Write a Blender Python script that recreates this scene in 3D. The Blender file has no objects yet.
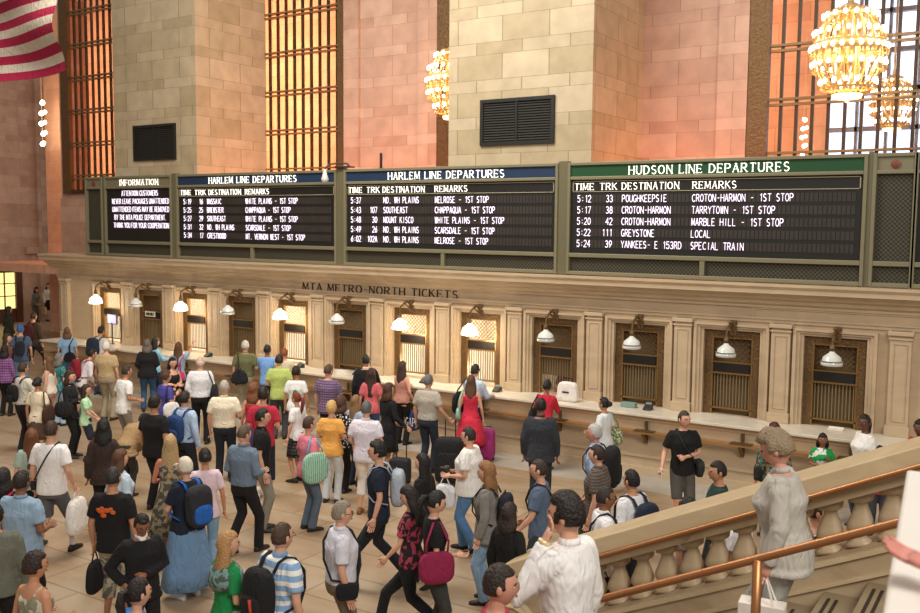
import bpy, math, random
import numpy as np
from math import sin, cos, pi, radians, tan, atan2, sqrt, floor
from mathutils import Vector, Matrix
from mathutils import noise as mnoise
random.seed(7)
SC = bpy.context.scene
COL = SC.collection
# ------------------------------------------------------------------ camera
H = 4.5; F = 930.5; YAW = .5676; PITCH = .0888; ROLL = -.0091
D = 16.42            # plane of the ticket booth wall
_r = np.array([cos(YAW), sin(YAW), 0]); _f = np.array([-sin(YAW)*cos(PITCH), cos(YAW)*cos(PITCH), -sin(PITCH)])
_u = np.cross(_r, _f)
R2 = cos(ROLL)*_r - sin(ROLL)*_u; U2 = sin(ROLL)*_r + cos(ROLL)*_u
def ray(x, y):
    return R2*((x-460)/F) + U2*(-(y-306.5)/F) + _f
def at(x, y, **k):
    d = ray(x, y); (a, v), = k.items(); i = 'XYZ'.index(a)
    o = np.array([0, 0, H]); t = (v-o[i])/d[i]
    return o + d*t
def atd(x, y, dist):
    return np.array([0, 0, H]) + ray(x, y)*dist
def X_(x, Y, y=300): return float(at(x, y, Y=Y)[0])
def Z_(y, Y, x): return float(at(x, y, Y=Y)[2])
cam = bpy.data.cameras.new('camera'); co = bpy.data.objects.new('camera', cam); COL.objects.link(co)
cam.lens = F/920*36; cam.sensor_width = 36; cam.sensor_fit = 'HORIZONTAL'; cam.clip_end = 200; cam.clip_start = .05
M = Matrix.Identity(4)
for i in range(3): M[i][0] = R2[i]; M[i][1] = U2[i]; M[i][2] = -_f[i]
M[2][3] = H; co.matrix_world = M
cam.dof.use_dof = True; cam.dof.focus_distance = 13.5; cam.dof.aperture_fstop = 4.0
SC.camera = co
# ------------------------------------------------------------------ materials
def lin(c):
    c = c.lstrip('#'); v = [int(c[i:i+2], 16)/255 for i in (0, 2, 4)]
    return tuple([x/12.92 if x <= .04045 else ((x+.055)/1.055)**2.4 for x in v]) + (1,)
MATS = {}
def newmat(name):
    m = bpy.data.materials.new(name); m.use_nodes = True
    nt = m.node_tree; b = nt.nodes['Principled BSDF']; return m, nt, b
def N(nt, t, **k):
    n = nt.nodes.new(t)
    for a, v in k.items(): setattr(n, a, v)
    return n
def plain(col, rough=.6, metal=0, emit=0, name='plain', bump=0, var=.0, scale=40):
    key = ('p', col, rough, metal, emit, bump, var, scale)
    if key in MATS: return MATS[key]
    m, nt, b = newmat(name + '_' + col.strip('#'))
    b.inputs['Base Color'].default_value = lin(col); b.inputs['Roughness'].default_value = rough
    b.inputs['Metallic'].default_value = metal
    if emit:
        b.inputs['Emission Color'].default_value = lin(col); b.inputs['Emission Strength'].default_value = emit
    if bump or var:
        tc = N(nt, 'ShaderNodeTexCoord'); no = N(nt, 'ShaderNodeTexNoise'); no.inputs['Scale'].default_value = scale; no.inputs['Detail'].default_value = 4
        nt.links.new(tc.outputs['Object'], no.inputs['Vector'])
        if var:
            mx = N(nt, 'ShaderNodeMix', data_type='RGBA'); c = lin(col)
            mx.inputs[6].default_value = tuple(x*(1-var) for x in c[:3])+(1,); mx.inputs[7].default_value = tuple(min(1, x*(1+var)) for x in c[:3])+(1,)
            nt.links.new(no.outputs['Fac'], mx.inputs[0]); nt.links.new(mx.outputs[2], b.inputs['Base Color'])
        if bump:
            bp = N(nt, 'ShaderNodeBump'); bp.inputs['Strength'].default_value = bump; bp.inputs['Distance'].default_value = .02
            nt.links.new(no.outputs['Fac'], bp.inputs['Height']); nt.links.new(bp.outputs[0], b.inputs['Normal'])
    MATS[key] = m; return m
def fabric(col, pat=None):
    key = ('f', col, pat)
    if key in MATS: return MATS[key]
    m, nt, b = newmat('fabric_' + col.strip('#')); L = nt.links.new
    b.inputs['Roughness'].default_value = .9
    tc = N(nt, 'ShaderNodeTexCoord'); no = N(nt, 'ShaderNodeTexNoise'); no.inputs['Scale'].default_value = 7; no.inputs['Detail'].default_value = 3
    L(tc.outputs['Object'], no.inputs['Vector'])
    wv = N(nt, 'ShaderNodeTexNoise'); wv.inputs['Scale'].default_value = 14; wv.inputs['Distortion'].default_value = 1.2; wv.inputs['Detail'].default_value = 1
    mp = N(nt, 'ShaderNodeMapping'); mp.inputs['Scale'].default_value = (1, 1, .45); L(tc.outputs['Object'], mp.inputs['Vector']); L(mp.outputs[0], wv.inputs['Vector'])
    bp = N(nt, 'ShaderNodeBump'); bp.inputs['Strength'].default_value = .7; bp.inputs['Distance'].default_value = .035
    L(wv.outputs['Fac'], bp.inputs['Height']); L(bp.outputs[0], b.inputs['Normal'])
    c = lin(col)
    def mixc(fac, a, bb):
        mx = N(nt, 'ShaderNodeMix', data_type='RGBA')
        if isinstance(a, tuple): mx.inputs[6].default_value = a
        else: L(a, mx.inputs[6])
        if isinstance(bb, tuple): mx.inputs[7].default_value = bb
        else: L(bb, mx.inputs[7])
        L(fac, mx.inputs[0]); return mx.outputs[2]
    out = mixc(no.outputs['Fac'], tuple(x*.85 for x in c[:3])+(1,), tuple(min(1, x*1.12) for x in c[:3])+(1,))
    if pat:
        kind, c2 = pat[0], lin(pat[1]); sc = pat[2] if len(pat) > 2 else 1
        sp = N(nt, 'ShaderNodeSeparateXYZ'); L(tc.outputs['Object'], sp.inputs[0])
        def stripe(sock, freq, duty):
            a = N(nt, 'ShaderNodeMath', operation='MULTIPLY'); a.inputs[1].default_value = freq; L(sock, a.inputs[0])
            f = N(nt, 'ShaderNodeMath', operation='FRACT'); L(a.outputs[0], f.inputs[0])
            g = N(nt, 'ShaderNodeMath', operation='LESS_THAN'); g.inputs[1].default_value = duty; L(f.outputs[0], g.inputs[0]); return g.outputs[0]
        if kind == 'hstripe': out = mixc(stripe(sp.outputs[2], 11*sc, .45), out, c2)
        elif kind == 'vstripe':
            ad = N(nt, 'ShaderNodeMath', operation='ADD'); L(sp.outputs[0], ad.inputs[0]); L(sp.outputs[1], ad.inputs[1])
            out = mixc(stripe(ad.outputs[0], 14*sc, .4), out, c2)
        elif kind == 'plaid':
            ad = N(nt, 'ShaderNodeMath', operation='ADD'); L(sp.outputs[0], ad.inputs[0]); L(sp.outputs[1], ad.inputs[1])
            out = mixc(stripe(ad.outputs[0], 16*sc, .45), out, c2); out = mixc(stripe(sp.outputs[2], 16*sc, .35), out, tuple(x*.5 for x in c2[:3])+(1,))
        elif kind == 'dots':
            vo = N(nt, 'ShaderNodeTexVoronoi'); vo.inputs['Scale'].default_value = 26*sc; L(tc.outputs['Object'], vo.inputs['Vector'])
            g = N(nt, 'ShaderNodeMath', operation='LESS_THAN'); g.inputs[1].default_value = .38; L(vo.outputs['Distance'], g.inputs[0]); out = mixc(g.outputs[0], out, c2)
        elif kind == 'camo':
            n2 = N(nt, 'ShaderNodeTexNoise'); n2.inputs['Scale'].default_value = 13*sc; n2.inputs['Detail'].default_value = 2; L(tc.outputs['Object'], n2.inputs['Vector'])
            g = N(nt, 'ShaderNodeMath', operation='GREATER_THAN'); g.inputs[1].default_value = .52; L(n2.outputs['Fac'], g.inputs[0]); out = mixc(g.outputs[0], out, c2)
    L(out, b.inputs['Base Color'])
    MATS[key] = m; return m
def skinmat(col):
    m = plain(col, .5, name='skin', var=.08, scale=9); m.node_tree.nodes['Principled BSDF'].inputs['Subsurface Weight'].default_value = .08
    return m
def hairmat(col):
    return plain(col, .5, name='hair', bump=.8, var=.45, scale=55)
def stone(name, c1, c2, mortar, tall=.5, short=.24, bw=1.05, rough=.6, mort=.02, veins=.12):
    m, nt, b = newmat(name); L = nt.links.new
    tc = N(nt, 'ShaderNodeTexCoord'); sp = N(nt, 'ShaderNodeSeparateXYZ'); L(tc.outputs['Object'], sp.inputs[0])
    def mt(op, a, bb=None, c=None):
        n = N(nt, 'ShaderNodeMath', operation=op)
        for i, v in enumerate((a, bb, c)):
            if v is None: continue
            if isinstance(v, (int, float)): n.inputs[i].default_value = v
            else: L(v, n.inputs[i])
        return n.outputs[0]
    per = tall+short; k = tall/per
    q = mt('DIVIDE', sp.outputs[2], per); fl = mt('FLOOR', q); fr = mt('FRACT', q)
    lo = mt('MINIMUM', mt('DIVIDE', fr, k), 1.0); hi = mt('MAXIMUM', mt('DIVIDE', mt('SUBTRACT', fr, k), 1-k), 0.0)
    zz = mt('ADD', mt('MULTIPLY', fl, 2.0), mt('ADD', lo, hi))
    u = mt('ADD', sp.outputs[0], sp.outputs[1])
    cb = N(nt, 'ShaderNodeCombineXYZ'); L(u, cb.inputs[0]); L(zz, cb.inputs[1])
    br = N(nt, 'ShaderNodeTexBrick'); br.offset = .43; br.inputs['Scale'].default_value = 1; br.inputs['Brick Width'].default_value = bw; br.inputs['Row Height'].default_value = 1
    br.inputs['Mortar Size'].default_value = mort; br.inputs['Mortar Smooth'].default_value = .1; br.inputs['Bias'].default_value = -.1
    br.inputs['Color1'].default_value = lin(c1); br.inputs['Color2'].default_value = lin(c2); br.inputs['Mortar'].default_value = lin(mortar)
    L(cb.outputs[0], br.inputs['Vector'])
    no = N(nt, 'ShaderNodeTexNoise'); no.inputs['Scale'].default_value = 2.5; no.inputs['Detail'].default_value = 6; L(tc.outputs['Object'], no.inputs['Vector'])
    mr = N(nt, 'ShaderNodeMapRange'); mr.inputs[1].default_value = .3; mr.inputs[2].default_value = .7; mr.inputs[3].default_value = 1-veins; mr.inputs[4].default_value = 1+veins; L(no.outputs['Fac'], mr.inputs[0])
    mx = N(nt, 'ShaderNodeMix', data_type='RGBA', blend_type='MULTIPLY'); mx.inputs[0].default_value = 1; L(br.outputs['Color'], mx.inputs[6])
    cc = N(nt, 'ShaderNodeCombineColor'); [L(mr.outputs[0], cc.inputs[i]) for i in range(3)]; L(cc.outputs[0], mx.inputs[7])
    L(mx.outputs[2], b.inputs['Base Color']); b.inputs['Roughness'].default_value = rough
    bp = N(nt, 'ShaderNodeBump'); bp.inputs['Strength'].default_value = .4; bp.inputs['Distance'].default_value = .02; bp.invert = True
    L(br.outputs['Fac'], bp.inputs['Height']); L(bp.outputs[0], b.inputs['Normal'])
    return m
def marble(name, c1, c2, rough=.45, sc=1.2, joint=None):
    m, nt, b = newmat(name); L = nt.links.new
    tc = N(nt, 'ShaderNodeTexCoord'); no = N(nt, 'ShaderNodeTexNoise'); no.inputs['Scale'].default_value = sc; no.inputs['Detail'].default_value = 8; no.inputs['Distortion'].default_value = 1.4
    mp = N(nt, 'ShaderNodeMapping'); mp.inputs['Scale'].default_value = (1, 1, 2.2); L(tc.outputs['Object'], mp.inputs['Vector']); L(mp.outputs[0], no.inputs['Vector'])
    cr = N(nt, 'ShaderNodeValToRGB'); cr.color_ramp.elements[0].position = .3; cr.color_ramp.elements[1].position = .7
    cr.color_ramp.elements[0].color = lin(c1); cr.color_ramp.elements[1].color = lin(c2); L(no.outputs['Fac'], cr.inputs[0])
    out = cr.outputs[0]
    L(out, b.inputs['Base Color']); b.inputs['Roughness'].default_value = rough
    return m
def floormat():
    m, nt, b = newmat('concourse_marble'); L = nt.links.new
    tc = N(nt, 'ShaderNodeTexCoord'); br = N(nt, 'ShaderNodeTexBrick'); br.offset = .5
    br.inputs['Scale'].default_value = 1; br.inputs['Brick Width'].default_value = 1.5; br.inputs['Row Height'].default_value = .75; br.inputs['Mortar Size'].default_value = .012
    br.inputs['Color1'].default_value = lin('#a99a86'); br.inputs['Color2'].default_value = lin('#b5a895'); br.inputs['Mortar'].default_value = lin('#8a7c6a')
    L(tc.outputs['Object'], br.inputs['Vector'])
    no = N(nt, 'ShaderNodeTexNoise'); no.inputs['Scale'].default_value = .55; no.inputs['Detail'].default_value = 7; no.inputs['Distortion'].default_value = 1.5
    mp = N(nt, 'ShaderNodeMapping'); mp.inputs['Rotation'].default_value = (0, 0, .5); mp.inputs['Scale'].default_value = (1, 2.2, 1); L(tc.outputs['Object'], mp.inputs['Vector']); L(mp.outputs[0], no.inputs['Vector'])
    cr = N(nt, 'ShaderNodeValToRGB'); cr.color_ramp.elements[0].position = .35; cr.color_ramp.elements[1].position = .66
    cr.color_ramp.elements[0].color = lin('#e8d2b8'); cr.color_ramp.elements[1].color = lin('#fffaf2'); L(no.outputs['Fac'], cr.inputs[0])
    mx = N(nt, 'ShaderNodeMix', data_type='RGBA', blend_type='MULTIPLY'); mx.inputs[0].default_value = 1; L(br.outputs['Color'], mx.inputs[6]); L(cr.outputs[0], mx.inputs[7])
    L(mx.outputs[2], b.inputs['Base Color']); b.inputs['Roughness'].default_value = .38
    return m
# ------------------------------------------------------------------ mesh builder
class MB:
    def __init__(s): s.v = []; s.f = []; s.m = []
    def add(s, vs, fs, mi=0):
        n = len(s.v); s.v += [tuple(map(float, p)) for p in vs]; s.f += [tuple(i+n for i in f) for f in fs]; s.m += [mi]*len(fs); return s
    def box(s, x0, x1, y0, y1, z0, z1, mi=0):
        return s.add([(x0,y0,z0),(x1,y0,z0),(x1,y1,z0),(x0,y1,z0),(x0,y0,z1),(x1,y0,z1),(x1,y1,z1),(x0,y1,z1)],
                     [(0,3,2,1),(4,5,6,7),(0,1,5,4),(1,2,6,5),(2,3,7,6),(3,0,4,7)], mi)
    def prism(s, prof, axis, a, b, mi=0):
        # prof list of 2D pts (ccw), extruded along axis from a to b
        n = len(prof)
        def mk(t): return [(t, p[0], p[1]) if axis == 'X' else ((p[0], t, p[1]) if axis == 'Y' else (p[0], p[1], t)) for p in prof]
        fs = [tuple(range(n))[::-1], tuple(range(n, 2*n))] + [(i, (i+1) % n, n+(i+1) % n, n+i) for i in range(n)]
        return s.add(mk(a)+mk(b), fs, mi)
    def rings(s, rs, mi=0, cap=True):
        n = len(rs[0]); vs = [p for r in rs for p in r]; fs = []
        for k in range(len(rs)-1):
            for i in range(n):
                j = (i+1) % n; fs.append((k*n+i, k*n+j, (k+1)*n+j, (k+1)*n+i))
        if cap: fs.append(tuple(range(n))[::-1]); fs.append(tuple((len(rs)-1)*n+i for i in range(n)))
        return s.add(vs, fs, mi)
    def tube(s, pts, rad, n=8, mi=0, flat=1.0, closed=False, up=None, cap=True):
        pts = [Vector(p) for p in pts]
        if isinstance(rad, (int, float)): rad = [rad]*len(pts)
        rs = []; prev = None
        for i, p in enumerate(pts):
            a = pts[max(i-1, 0)]; c = pts[min(i+1, len(pts)-1)]
            if closed: a = pts[(i-1) % len(pts)]; c = pts[(i+1) % len(pts)]
            t = (c-a); t = t.normalized() if t.length > 1e-9 else Vector((0, 0, 1))
            if prev is None:
                ref = Vector(up) if up else (Vector((0, 0, 1)) if abs(t.z) < .9 else Vector((0, 1, 0)))
                u = (ref - t*ref.dot(t)).normalized()
            else:
                u = prev - t*prev.dot(t); u = u.normalized() if u.length > 1e-6 else t.orthogonal().normalized()
            w = t.cross(u); prev = u
            rs.append([p + u*(cos(2*pi*j/n)*rad[i]*flat) + w*(sin(2*pi*j/n)*rad[i]) for j in range(n)])
        if closed: rs.append(rs[0]); return s.rings(rs, mi, False)
        return s.rings(rs, mi, cap)
    def lathe(s, c, prof, n=16, mi=0, axis='Z'):
        rs = []
        for r, z in prof:
            rr = []
            for j in range(n):
                a = 2*pi*j/n
                rr.append((c[0]+r*cos(a), c[1]+r*sin(a), c[2]+z) if axis == 'Z' else (c[0]+r*cos(a), c[1]-z, c[2]+r*sin(a)))
            rs.append(rr)
        return s.rings(rs, mi)
    def blob(s, c, r, p=2.0, nu=14, nv=10, mi=0, fn=None):
        # superellipsoid
        def sg(x, e): return math.copysign(abs(x)**e, x)
        e = 2.0/p; rs = []
        for k in range(nv+1):
            a = -pi/2 + pi*k/nv; ca, sa = sg(cos(a), e) if 0 < k < nv else .02, sg(sin(a), e)
            rr = []
            for j in range(nu):
                b = 2*pi*j/nu; q = [ca*sg(cos(b), e), ca*sg(sin(b), e), sa]
                if fn: q = fn(q)
                rr.append((c[0]+q[0]*r[0], c[1]+q[1]*r[1], c[2]+q[2]*r[2]))
            rs.append(rr)
        return s.rings(rs, mi)
    def xf(s, M):
        s.v = [tuple(M @ Vector(p)) for p in s.v]; return s
    def build(s, name, mats, parent=None, smooth=False, bevel=0):
        me = bpy.data.meshes.new(name); me.from_pydata(s.v, [], s.f)
        for m in (mats if isinstance(mats, (list, tuple)) else [mats]): me.materials.append(m)
        me.polygons.foreach_set('material_index', s.m)
        if smooth: me.polygons.foreach_set('use_smooth', [True]*len(me.polygons))
        me.update()
        o = bpy.data.objects.new(name, me); COL.objects.link(o)
        if parent: o.parent = parent
        if bevel:
            b = o.modifiers.new('bevel', 'BEVEL'); b.width = bevel; b.segments = 2; b.limit_method = 'ANGLE'
        return o
def tag(o, label, cat, group=None, kind=None):
    if label: o['label'] = label
    if cat: o['category'] = cat
    if group: o['group'] = group
    if kind: o['kind'] = kind
    return o
def struct(o, label=None):
    o['kind'] = 'structure'
    if label: o['label'] = label
    return o
def thing(name, label, cat, loc=(0, 0, 0), rz=0, group=None, scale=1):
    o = bpy.data.objects.new(name, None); COL.objects.link(o); o.empty_display_size = .1
    o.location = loc; o.rotation_euler = (0, 0, rz); o.scale = (scale,)*3
    return tag(o, label, cat, group)
def copy_tree(o, parent=None):
    c = o.copy(); COL.objects.link(c); c.parent = parent
    for ch in list(o.children): copy_tree(ch, c)
    return c
def light(kind, loc, energy, col='#ffffff', size=.3, rot=None, sy=None, spread=None):
    l = bpy.data.lights.new('lamp_light', kind); l.energy = energy; l.color = lin(col)[:3]
    o = bpy.data.objects.new('lamp_light', l); COL.objects.link(o); o.location = loc
    if kind == 'AREA':
        l.size = size
        if sy: l.shape = 'RECTANGLE'; l.size_y = sy
        if spread: l.spread = spread
    else: l.shadow_soft_size = size
    if rot is not None: o.rotation_euler = rot
    return o
# ------------------------------------------------------------------ lettering
def arc(cx, cy, rx, ry, a0, a1, n=8):
    return [(cx+rx*cos(radians(a0+(a1-a0)*i/n)), cy+ry*sin(radians(a0+(a1-a0)*i/n))) for i in range(n+1)]
GL = {
 'A': [[(0,0),(2,6)],[(2,6),(4,0)],[(.7,2),(3.3,2)]], 'B': [[(0,0),(0,6)],[(0,6),(2,6)]+arc(2,4.6,1.6,1.4,90,-90)+[(0,3.2)],[(2,3.2)]+arc(2,1.6,1.9,1.6,90,-90)+[(0,0)]],
 'C': [arc(2.2,3,2.2,3,50,310,14)], 'D': [[(0,0),(0,6)],[(0,6),(1.4,6)]+arc(1.4,3,2.6,3,90,-90,10)+[(0,0)]],
 'E': [[(0,0),(0,6)],[(0,6),(3.3,6)],[(0,3.1),(2.6,3.1)],[(0,0),(3.5,0)]], 'F': [[(0,0),(0,6)],[(0,6),(3.3,6)],[(0,3.1),(2.6,3.1)]],
 'G': [arc(2.2,3,2.2,3,50,330,14)+[(4.1,2.6),(2.6,2.6)]], 'H': [[(0,0),(0,6)],[(4,0),(4,6)],[(0,3.1),(4,3.1)]], 'I': [[(0,0),(0,6)]],
 'J': [[(2.4,6),(2.4,1.4)]+arc(1.2,1.4,1.2,1.4,0,-160,6)], 'K': [[(0,0),(0,6)],[(3.6,6),(0,2.6)],[(1.2,3.6),(4,0)]], 'L': [[(0,0),(0,6)],[(0,0),(3.3,0)]],
 'M': [[(0,0),(.3,6)],[(.3,6),(2.5,.6)],[(2.5,.6),(4.7,6)],[(4.7,6),(5,0)]], 'N': [[(0,0),(0,6)],[(0,6),(4,0)],[(4,0),(4,6)]],
 'O': [arc(2.3,3,2.3,3,0,360,18)], 'P': [[(0,0),(0,6)],[(0,6),(2,6)]+arc(2,4.4,1.7,1.6,90,-90)+[(0,2.8)]],
 'Q': [arc(2.3,3,2.3,3,0,360,18),[(2.4,1.4),(4.4,-.6)]], 'R': [[(0,0),(0,6)],[(0,6),(2,6)]+arc(2,4.5,1.6,1.5,90,-90)+[(0,3)],[(1.6,3),(4,0)]],
 'S': [arc(1.7,4.5,1.5,1.5,35,230,9)+arc(1.8,1.5,1.6,1.5,60,-145,9)], 'T': [[(2,0),(2,6)],[(0,6),(4,6)]],
 'U': [[(0,6),(0,2)]+arc(2,2,2,2,180,360,9)+[(4,6)]], 'V': [[(0,6),(2,0)],[(2,0),(4,6)]], 'W': [[(0,6),(1.4,0)],[(1.4,0),(2.8,6)],[(2.8,6),(4.2,0)],[(4.2,0),(5.6,6)]],
 'X': [[(0,6),(4,0)],[(0,0),(4,6)]], 'Y': [[(0,6),(2,3)],[(2,3),(2,0)],[(2,3),(4,6)]], 'Z': [[(0,6),(3.8,6)],[(3.8,6),(0,0)],[(0,0),(3.8,0)]],
 '0': [arc(2,3,2,3,0,360,14)], '1': [[(.8,4.8),(2,6)],[(2,6),(2,0)]], '2': [arc(2,4.3,1.9,1.7,160,-30,8)+[(0,0)],[(0,0),(4,0)]],
 '3': [arc(1.8,4.5,1.7,1.5,150,-90,8),arc(1.8,1.5,2,1.5,90,-150,8)], '4': [[(3,0),(3,6)],[(3,6),(0,2)],[(0,2),(4,2)]], '5': [[(3.6,6),(.4,6)],[(.4,6),(.3,3.4)],[(.3,3.4)]+arc(1.8,1.9,2,1.9,100,-150,9)],
 '6': [arc(2,1.9,1.9,1.9,0,360,10),[(3.4,6),(.6,3.2)]], '7': [[(0,6),(4,6)],[(4,6),(1.4,0)]], '8': [arc(2,4.5,1.6,1.5,0,360,10),arc(2,1.5,2,1.5,0,360,10)], '9': [arc(2,4.1,1.9,1.9,0,360,10),[(3.7,3.4),(1,0)]],
 '-': [[(.4,2.9),(2.6,2.9)]], '.': [[(0,0),(.6,0)]], ':': [[(.6,1.4),(1.2,1.4)],[(.6,4),(1.2,4)]], ' ': [],
}
def text(s, x0, x1, z0, h, y, mat, name, parent=None, serif=True, mono=False, depth=.012, weight=1.0, flip=1):
    """lettering standing on a wall facing -Y; stretched to run from x0 to x1 (or by mono pitch x1)"""
    mb = MB(); u = h/6
    adv = []; cx = 0
    for ch in s:
        g = GL[ch]; w = max([p[0] for st in g for p in st], default=1.6)
        adv.append((cx, w)); cx += (w + (2.1 if serif else 1.5)) if not mono else 5.4
    tot = cx - ((2.1 if serif else 1.5) if not mono else 1.4)
    if mono: sx = x1/5.4
    else: sx = (x1-x0)/tot
    for (ox, w), ch in zip(adv, s):
        sw = 1.0 if not mono else (4/max(w, 4) if w > 4 else 1)
        off = 0 if not mono else (0 if w >= 3 else (4-w)/2)
        for st in GL[ch]:
            for a, b in zip(st[:-1], st[1:]):
                dx, dy = (b[0]-a[0]), (b[1]-a[1]); ln = sqrt(dx*dx+dy*dy)
                if ln < 1e-6: continue
                if serif:
                    vert = abs(dy)/ln; thin = dx*dy > 0 and abs(dx) > .3*abs(dy)*.5 and len(st) == 2
                    if ch in 'NM' and abs(dx) < .5: thin = True
                    t = (.44 + .40*vert)*weight if not thin else .46*weight
                    if ch in 'S': t = .62*weight
                else: t = .82*weight
                nx, ny = -dy/ln*t/2, dx/ln*t/2; ex, ey = dx/ln*.12, dy/ln*.12
                q = [(a[0]-ex+nx, a[1]-ey+ny), (a[0]-ex-nx, a[1]-ey-ny), (b[0]+ex-nx, b[1]+ey-ny), (b[0]+ex+nx, b[1]+ey+ny)]
                P = [(x0+(ox+off+p[0]*sw)*sx, z0+p[1]*u) for p in q]
                mb.add([(p[0], y, p[1]) for p in P]+[(p[0], y-depth, p[1]) for p in P], [(0,1,2,3),(7,6,5,4),(0,4,5,1),(1,5,6,2),(2,6,7,3),(3,7,4,0)])
            if serif and len(st) >= 2:
                for e, o in ((st[0], st[1]), (st[-1], st[-2])):
                    if abs(o[1]-e[1]) > .5*abs(o[0]-e[0]) and (abs(e[1]) < .01 or abs(e[1]-6) < .01) and ch not in 'OSCG0':
                        X = x0+(ox+off+e[0]*sw)*sx; Z = z0+e[1]*u
                        mb.box(X-.68*sx, X+.68*sx, y-depth, y, Z-.13*u, Z+.13*u)
                    elif abs(o[0]-e[0]) > .5*abs(o[1]-e[1]) and ch in 'EFLTZ' and len(st) == 2 and e[0] not in (0,) and 1.9 < abs(e[0]) :
                        X = x0+(ox+off+e[0]*sw)*sx; Z = z0+e[1]*u; sgn = -1 if e[1] > 1 else 1
                        mb.box(X-.16*sx, X+.16*sx, y-depth, y, min(Z, Z+sgn*.9*u), max(Z, Z+sgn*.9*u))
    return mb.build(name, mat, parent)
# ------------------------------------------------------------------ setting
M_floor = floormat()
M_pier = stone('limestone_blocks', '#bfaf92', '#a89877', '#8d7f64', mort=.011)
M_pink = stone('warm_lit_limestone', '#c4a592', '#b08c78', '#9c7e6a', mort=.009)  # pink cast of the warm light put into the stone colour
M_booth = marble('booth_marble', '#bba588', '#cab494', .5, 1.4)
M_booth2 = marble('stair_marble', '#a99272', '#c6b292', .45, 1.1)
M_cop = marble('coping_marble', '#bfa884', '#cfbc98', .4, 1.5)
M_top = marble('counter_marble', '#cfc6b4', '#e2dbcb', .3, 2)
M_strip = marble('border_marble', '#a39c90', '#b8b2a6', .4, 1.6)
M_bronze = plain('#6d5636', .45, .6, name='bronze', bump=.3, var=.25, scale=60)
M_orn = plain('#71583a', .5, .55, name='bronze_relief', bump=1.0, var=.5, scale=22)
M_brass = plain('#b07a50', .38, .75, name='brass')
M_gold = plain('#e0bf88', .35, .55, name='gilt')
M_frame = plain('#817c62', .5, .15, name='olive_enamel', var=.08, scale=8)
M_black = plain('#15120f', .5, name='black')
M_dark = plain('#16130f', .6, name='dark_display', var=.2, scale=6)
M_irongr = plain('#4c3c2a', .5, .5, name='window_iron', var=.2, scale=20)
M_letter = plain('#2a2118', .6, name='letter_bronze')
YW = 18.9
fl = MB().box(-60, 12, -14, 40, -.3, 0).build('floor', M_floor); struct(fl)
b = MB().box(-24, 2, 14.75, 15.67, 0, .006).build('trim_1', M_strip); struct(b, 'pale grey marble border strip in the floor along the ticket counter')
# ---- rear walls and piers
def holed(name, x0, x1, y0, y1, z0, z1, holes, mat):
    mb = MB(); cx = x0
    for a, c, zb, zt in sorted(holes):
        if a > cx: mb.box(cx, a, y0, y1, z0, z1)
        if zb > z0: mb.box(a, c, y0, y1, z0, zb)
        if zt < z1: mb.box(a, c, y0, y1, zt, z1)
        cx = c
    if cx < x1: mb.box(cx, x1, y0, y1, z0, z1)
    return mb.build(name, mat)
ZT = 14.0
WINS = [(-27.39, -22.6, 5.35), (-19.6, -15.59, 3.4), (-12.68, -8.4, 3.4), (-5.29, -.6, 3.4)]
w = holed('wall_back', -27.6, 3.5, YW, YW+.9, 0, ZT, [(a, c, zb, ZT-1) for a, c, zb in WINS], M_pink); struct(w)
# shallow stone bands beside the openings
for k, (a, c) in enumerate(((-13.25, -12.7), (-5.9, -5.3), (-15.57, -15.1))):
    struct(MB().box(a, c, YW-.12, YW, 3.5, ZT).build('trim_%d' % (2+k), M_pink))
struct(MB().box(-10.79, -7.54, D, YW, 3.56, ZT).build('wall_pier_right', M_pier))
struct(MB().box(-21.6, -18.39, D, YW, 3.56, ZT).build('wall_pier_left', M_pier))
struct(MB().box(-27.55, -24.4, YW-.1, YW, 0, 5.2).build('trim_5', M_pink))
# left wall with door
w = MB()
w.box(-39.0, -38.3, -14, 22.2, 0, ZT).box(-39.0, -38.3, 24.15, 40, 0, ZT).box(-39.0, -38.3, 22.2, 24.15, 2.45, ZT)
struct(w.build('wall_left', M_pink))
w = MB()
for y in (20.6, 24.9, 26.3): w.box(-38.3, -38.1, y, y+.5, 0, ZT)
w.box(-38.3, -38.12, 18, 22.1, 3.0, 3.3).box(-38.3, -38.12, 24.3, 30, 3.0, 3.3)
struct(w.build('trim_6', M_pink))
M_wood = plain('#5a3320', .45, name='stained_wood', var=.2, scale=14)
door = MB(); door.box(-38.5, -38.28, 22.2, 22.4, 0, 2.45).box(-38.5, -38.28, 23.85, 24.15, 0, 2.45).box(-38.5, -38.28, 22.4, 23.85, 2.2, 2.45).box(-38.5, -38.34, 22.4, 23.85, 0, .62)
door = door.build('door_1', M_wood); struct(door, 'dark wooden door with nine lit yellow panes in the far left wall')
pn = MB().box(-38.42, -38.4, 22.4, 23.85, .62, 2.2).build('door_pane', plain('#f2dc8c', .4, emit=1.1, name='lit_pane'), door)
mt = MB()
for y in (22.86, 23.34): mt.box(-38.4, -38.36, y, y+.05, .62, 2.2)
for z in (1.15, 1.7): mt.box(-38.4, -38.36, 22.4, 23.85, z, z+.04)
mt.build('muntin', M_wood, door)
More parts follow.
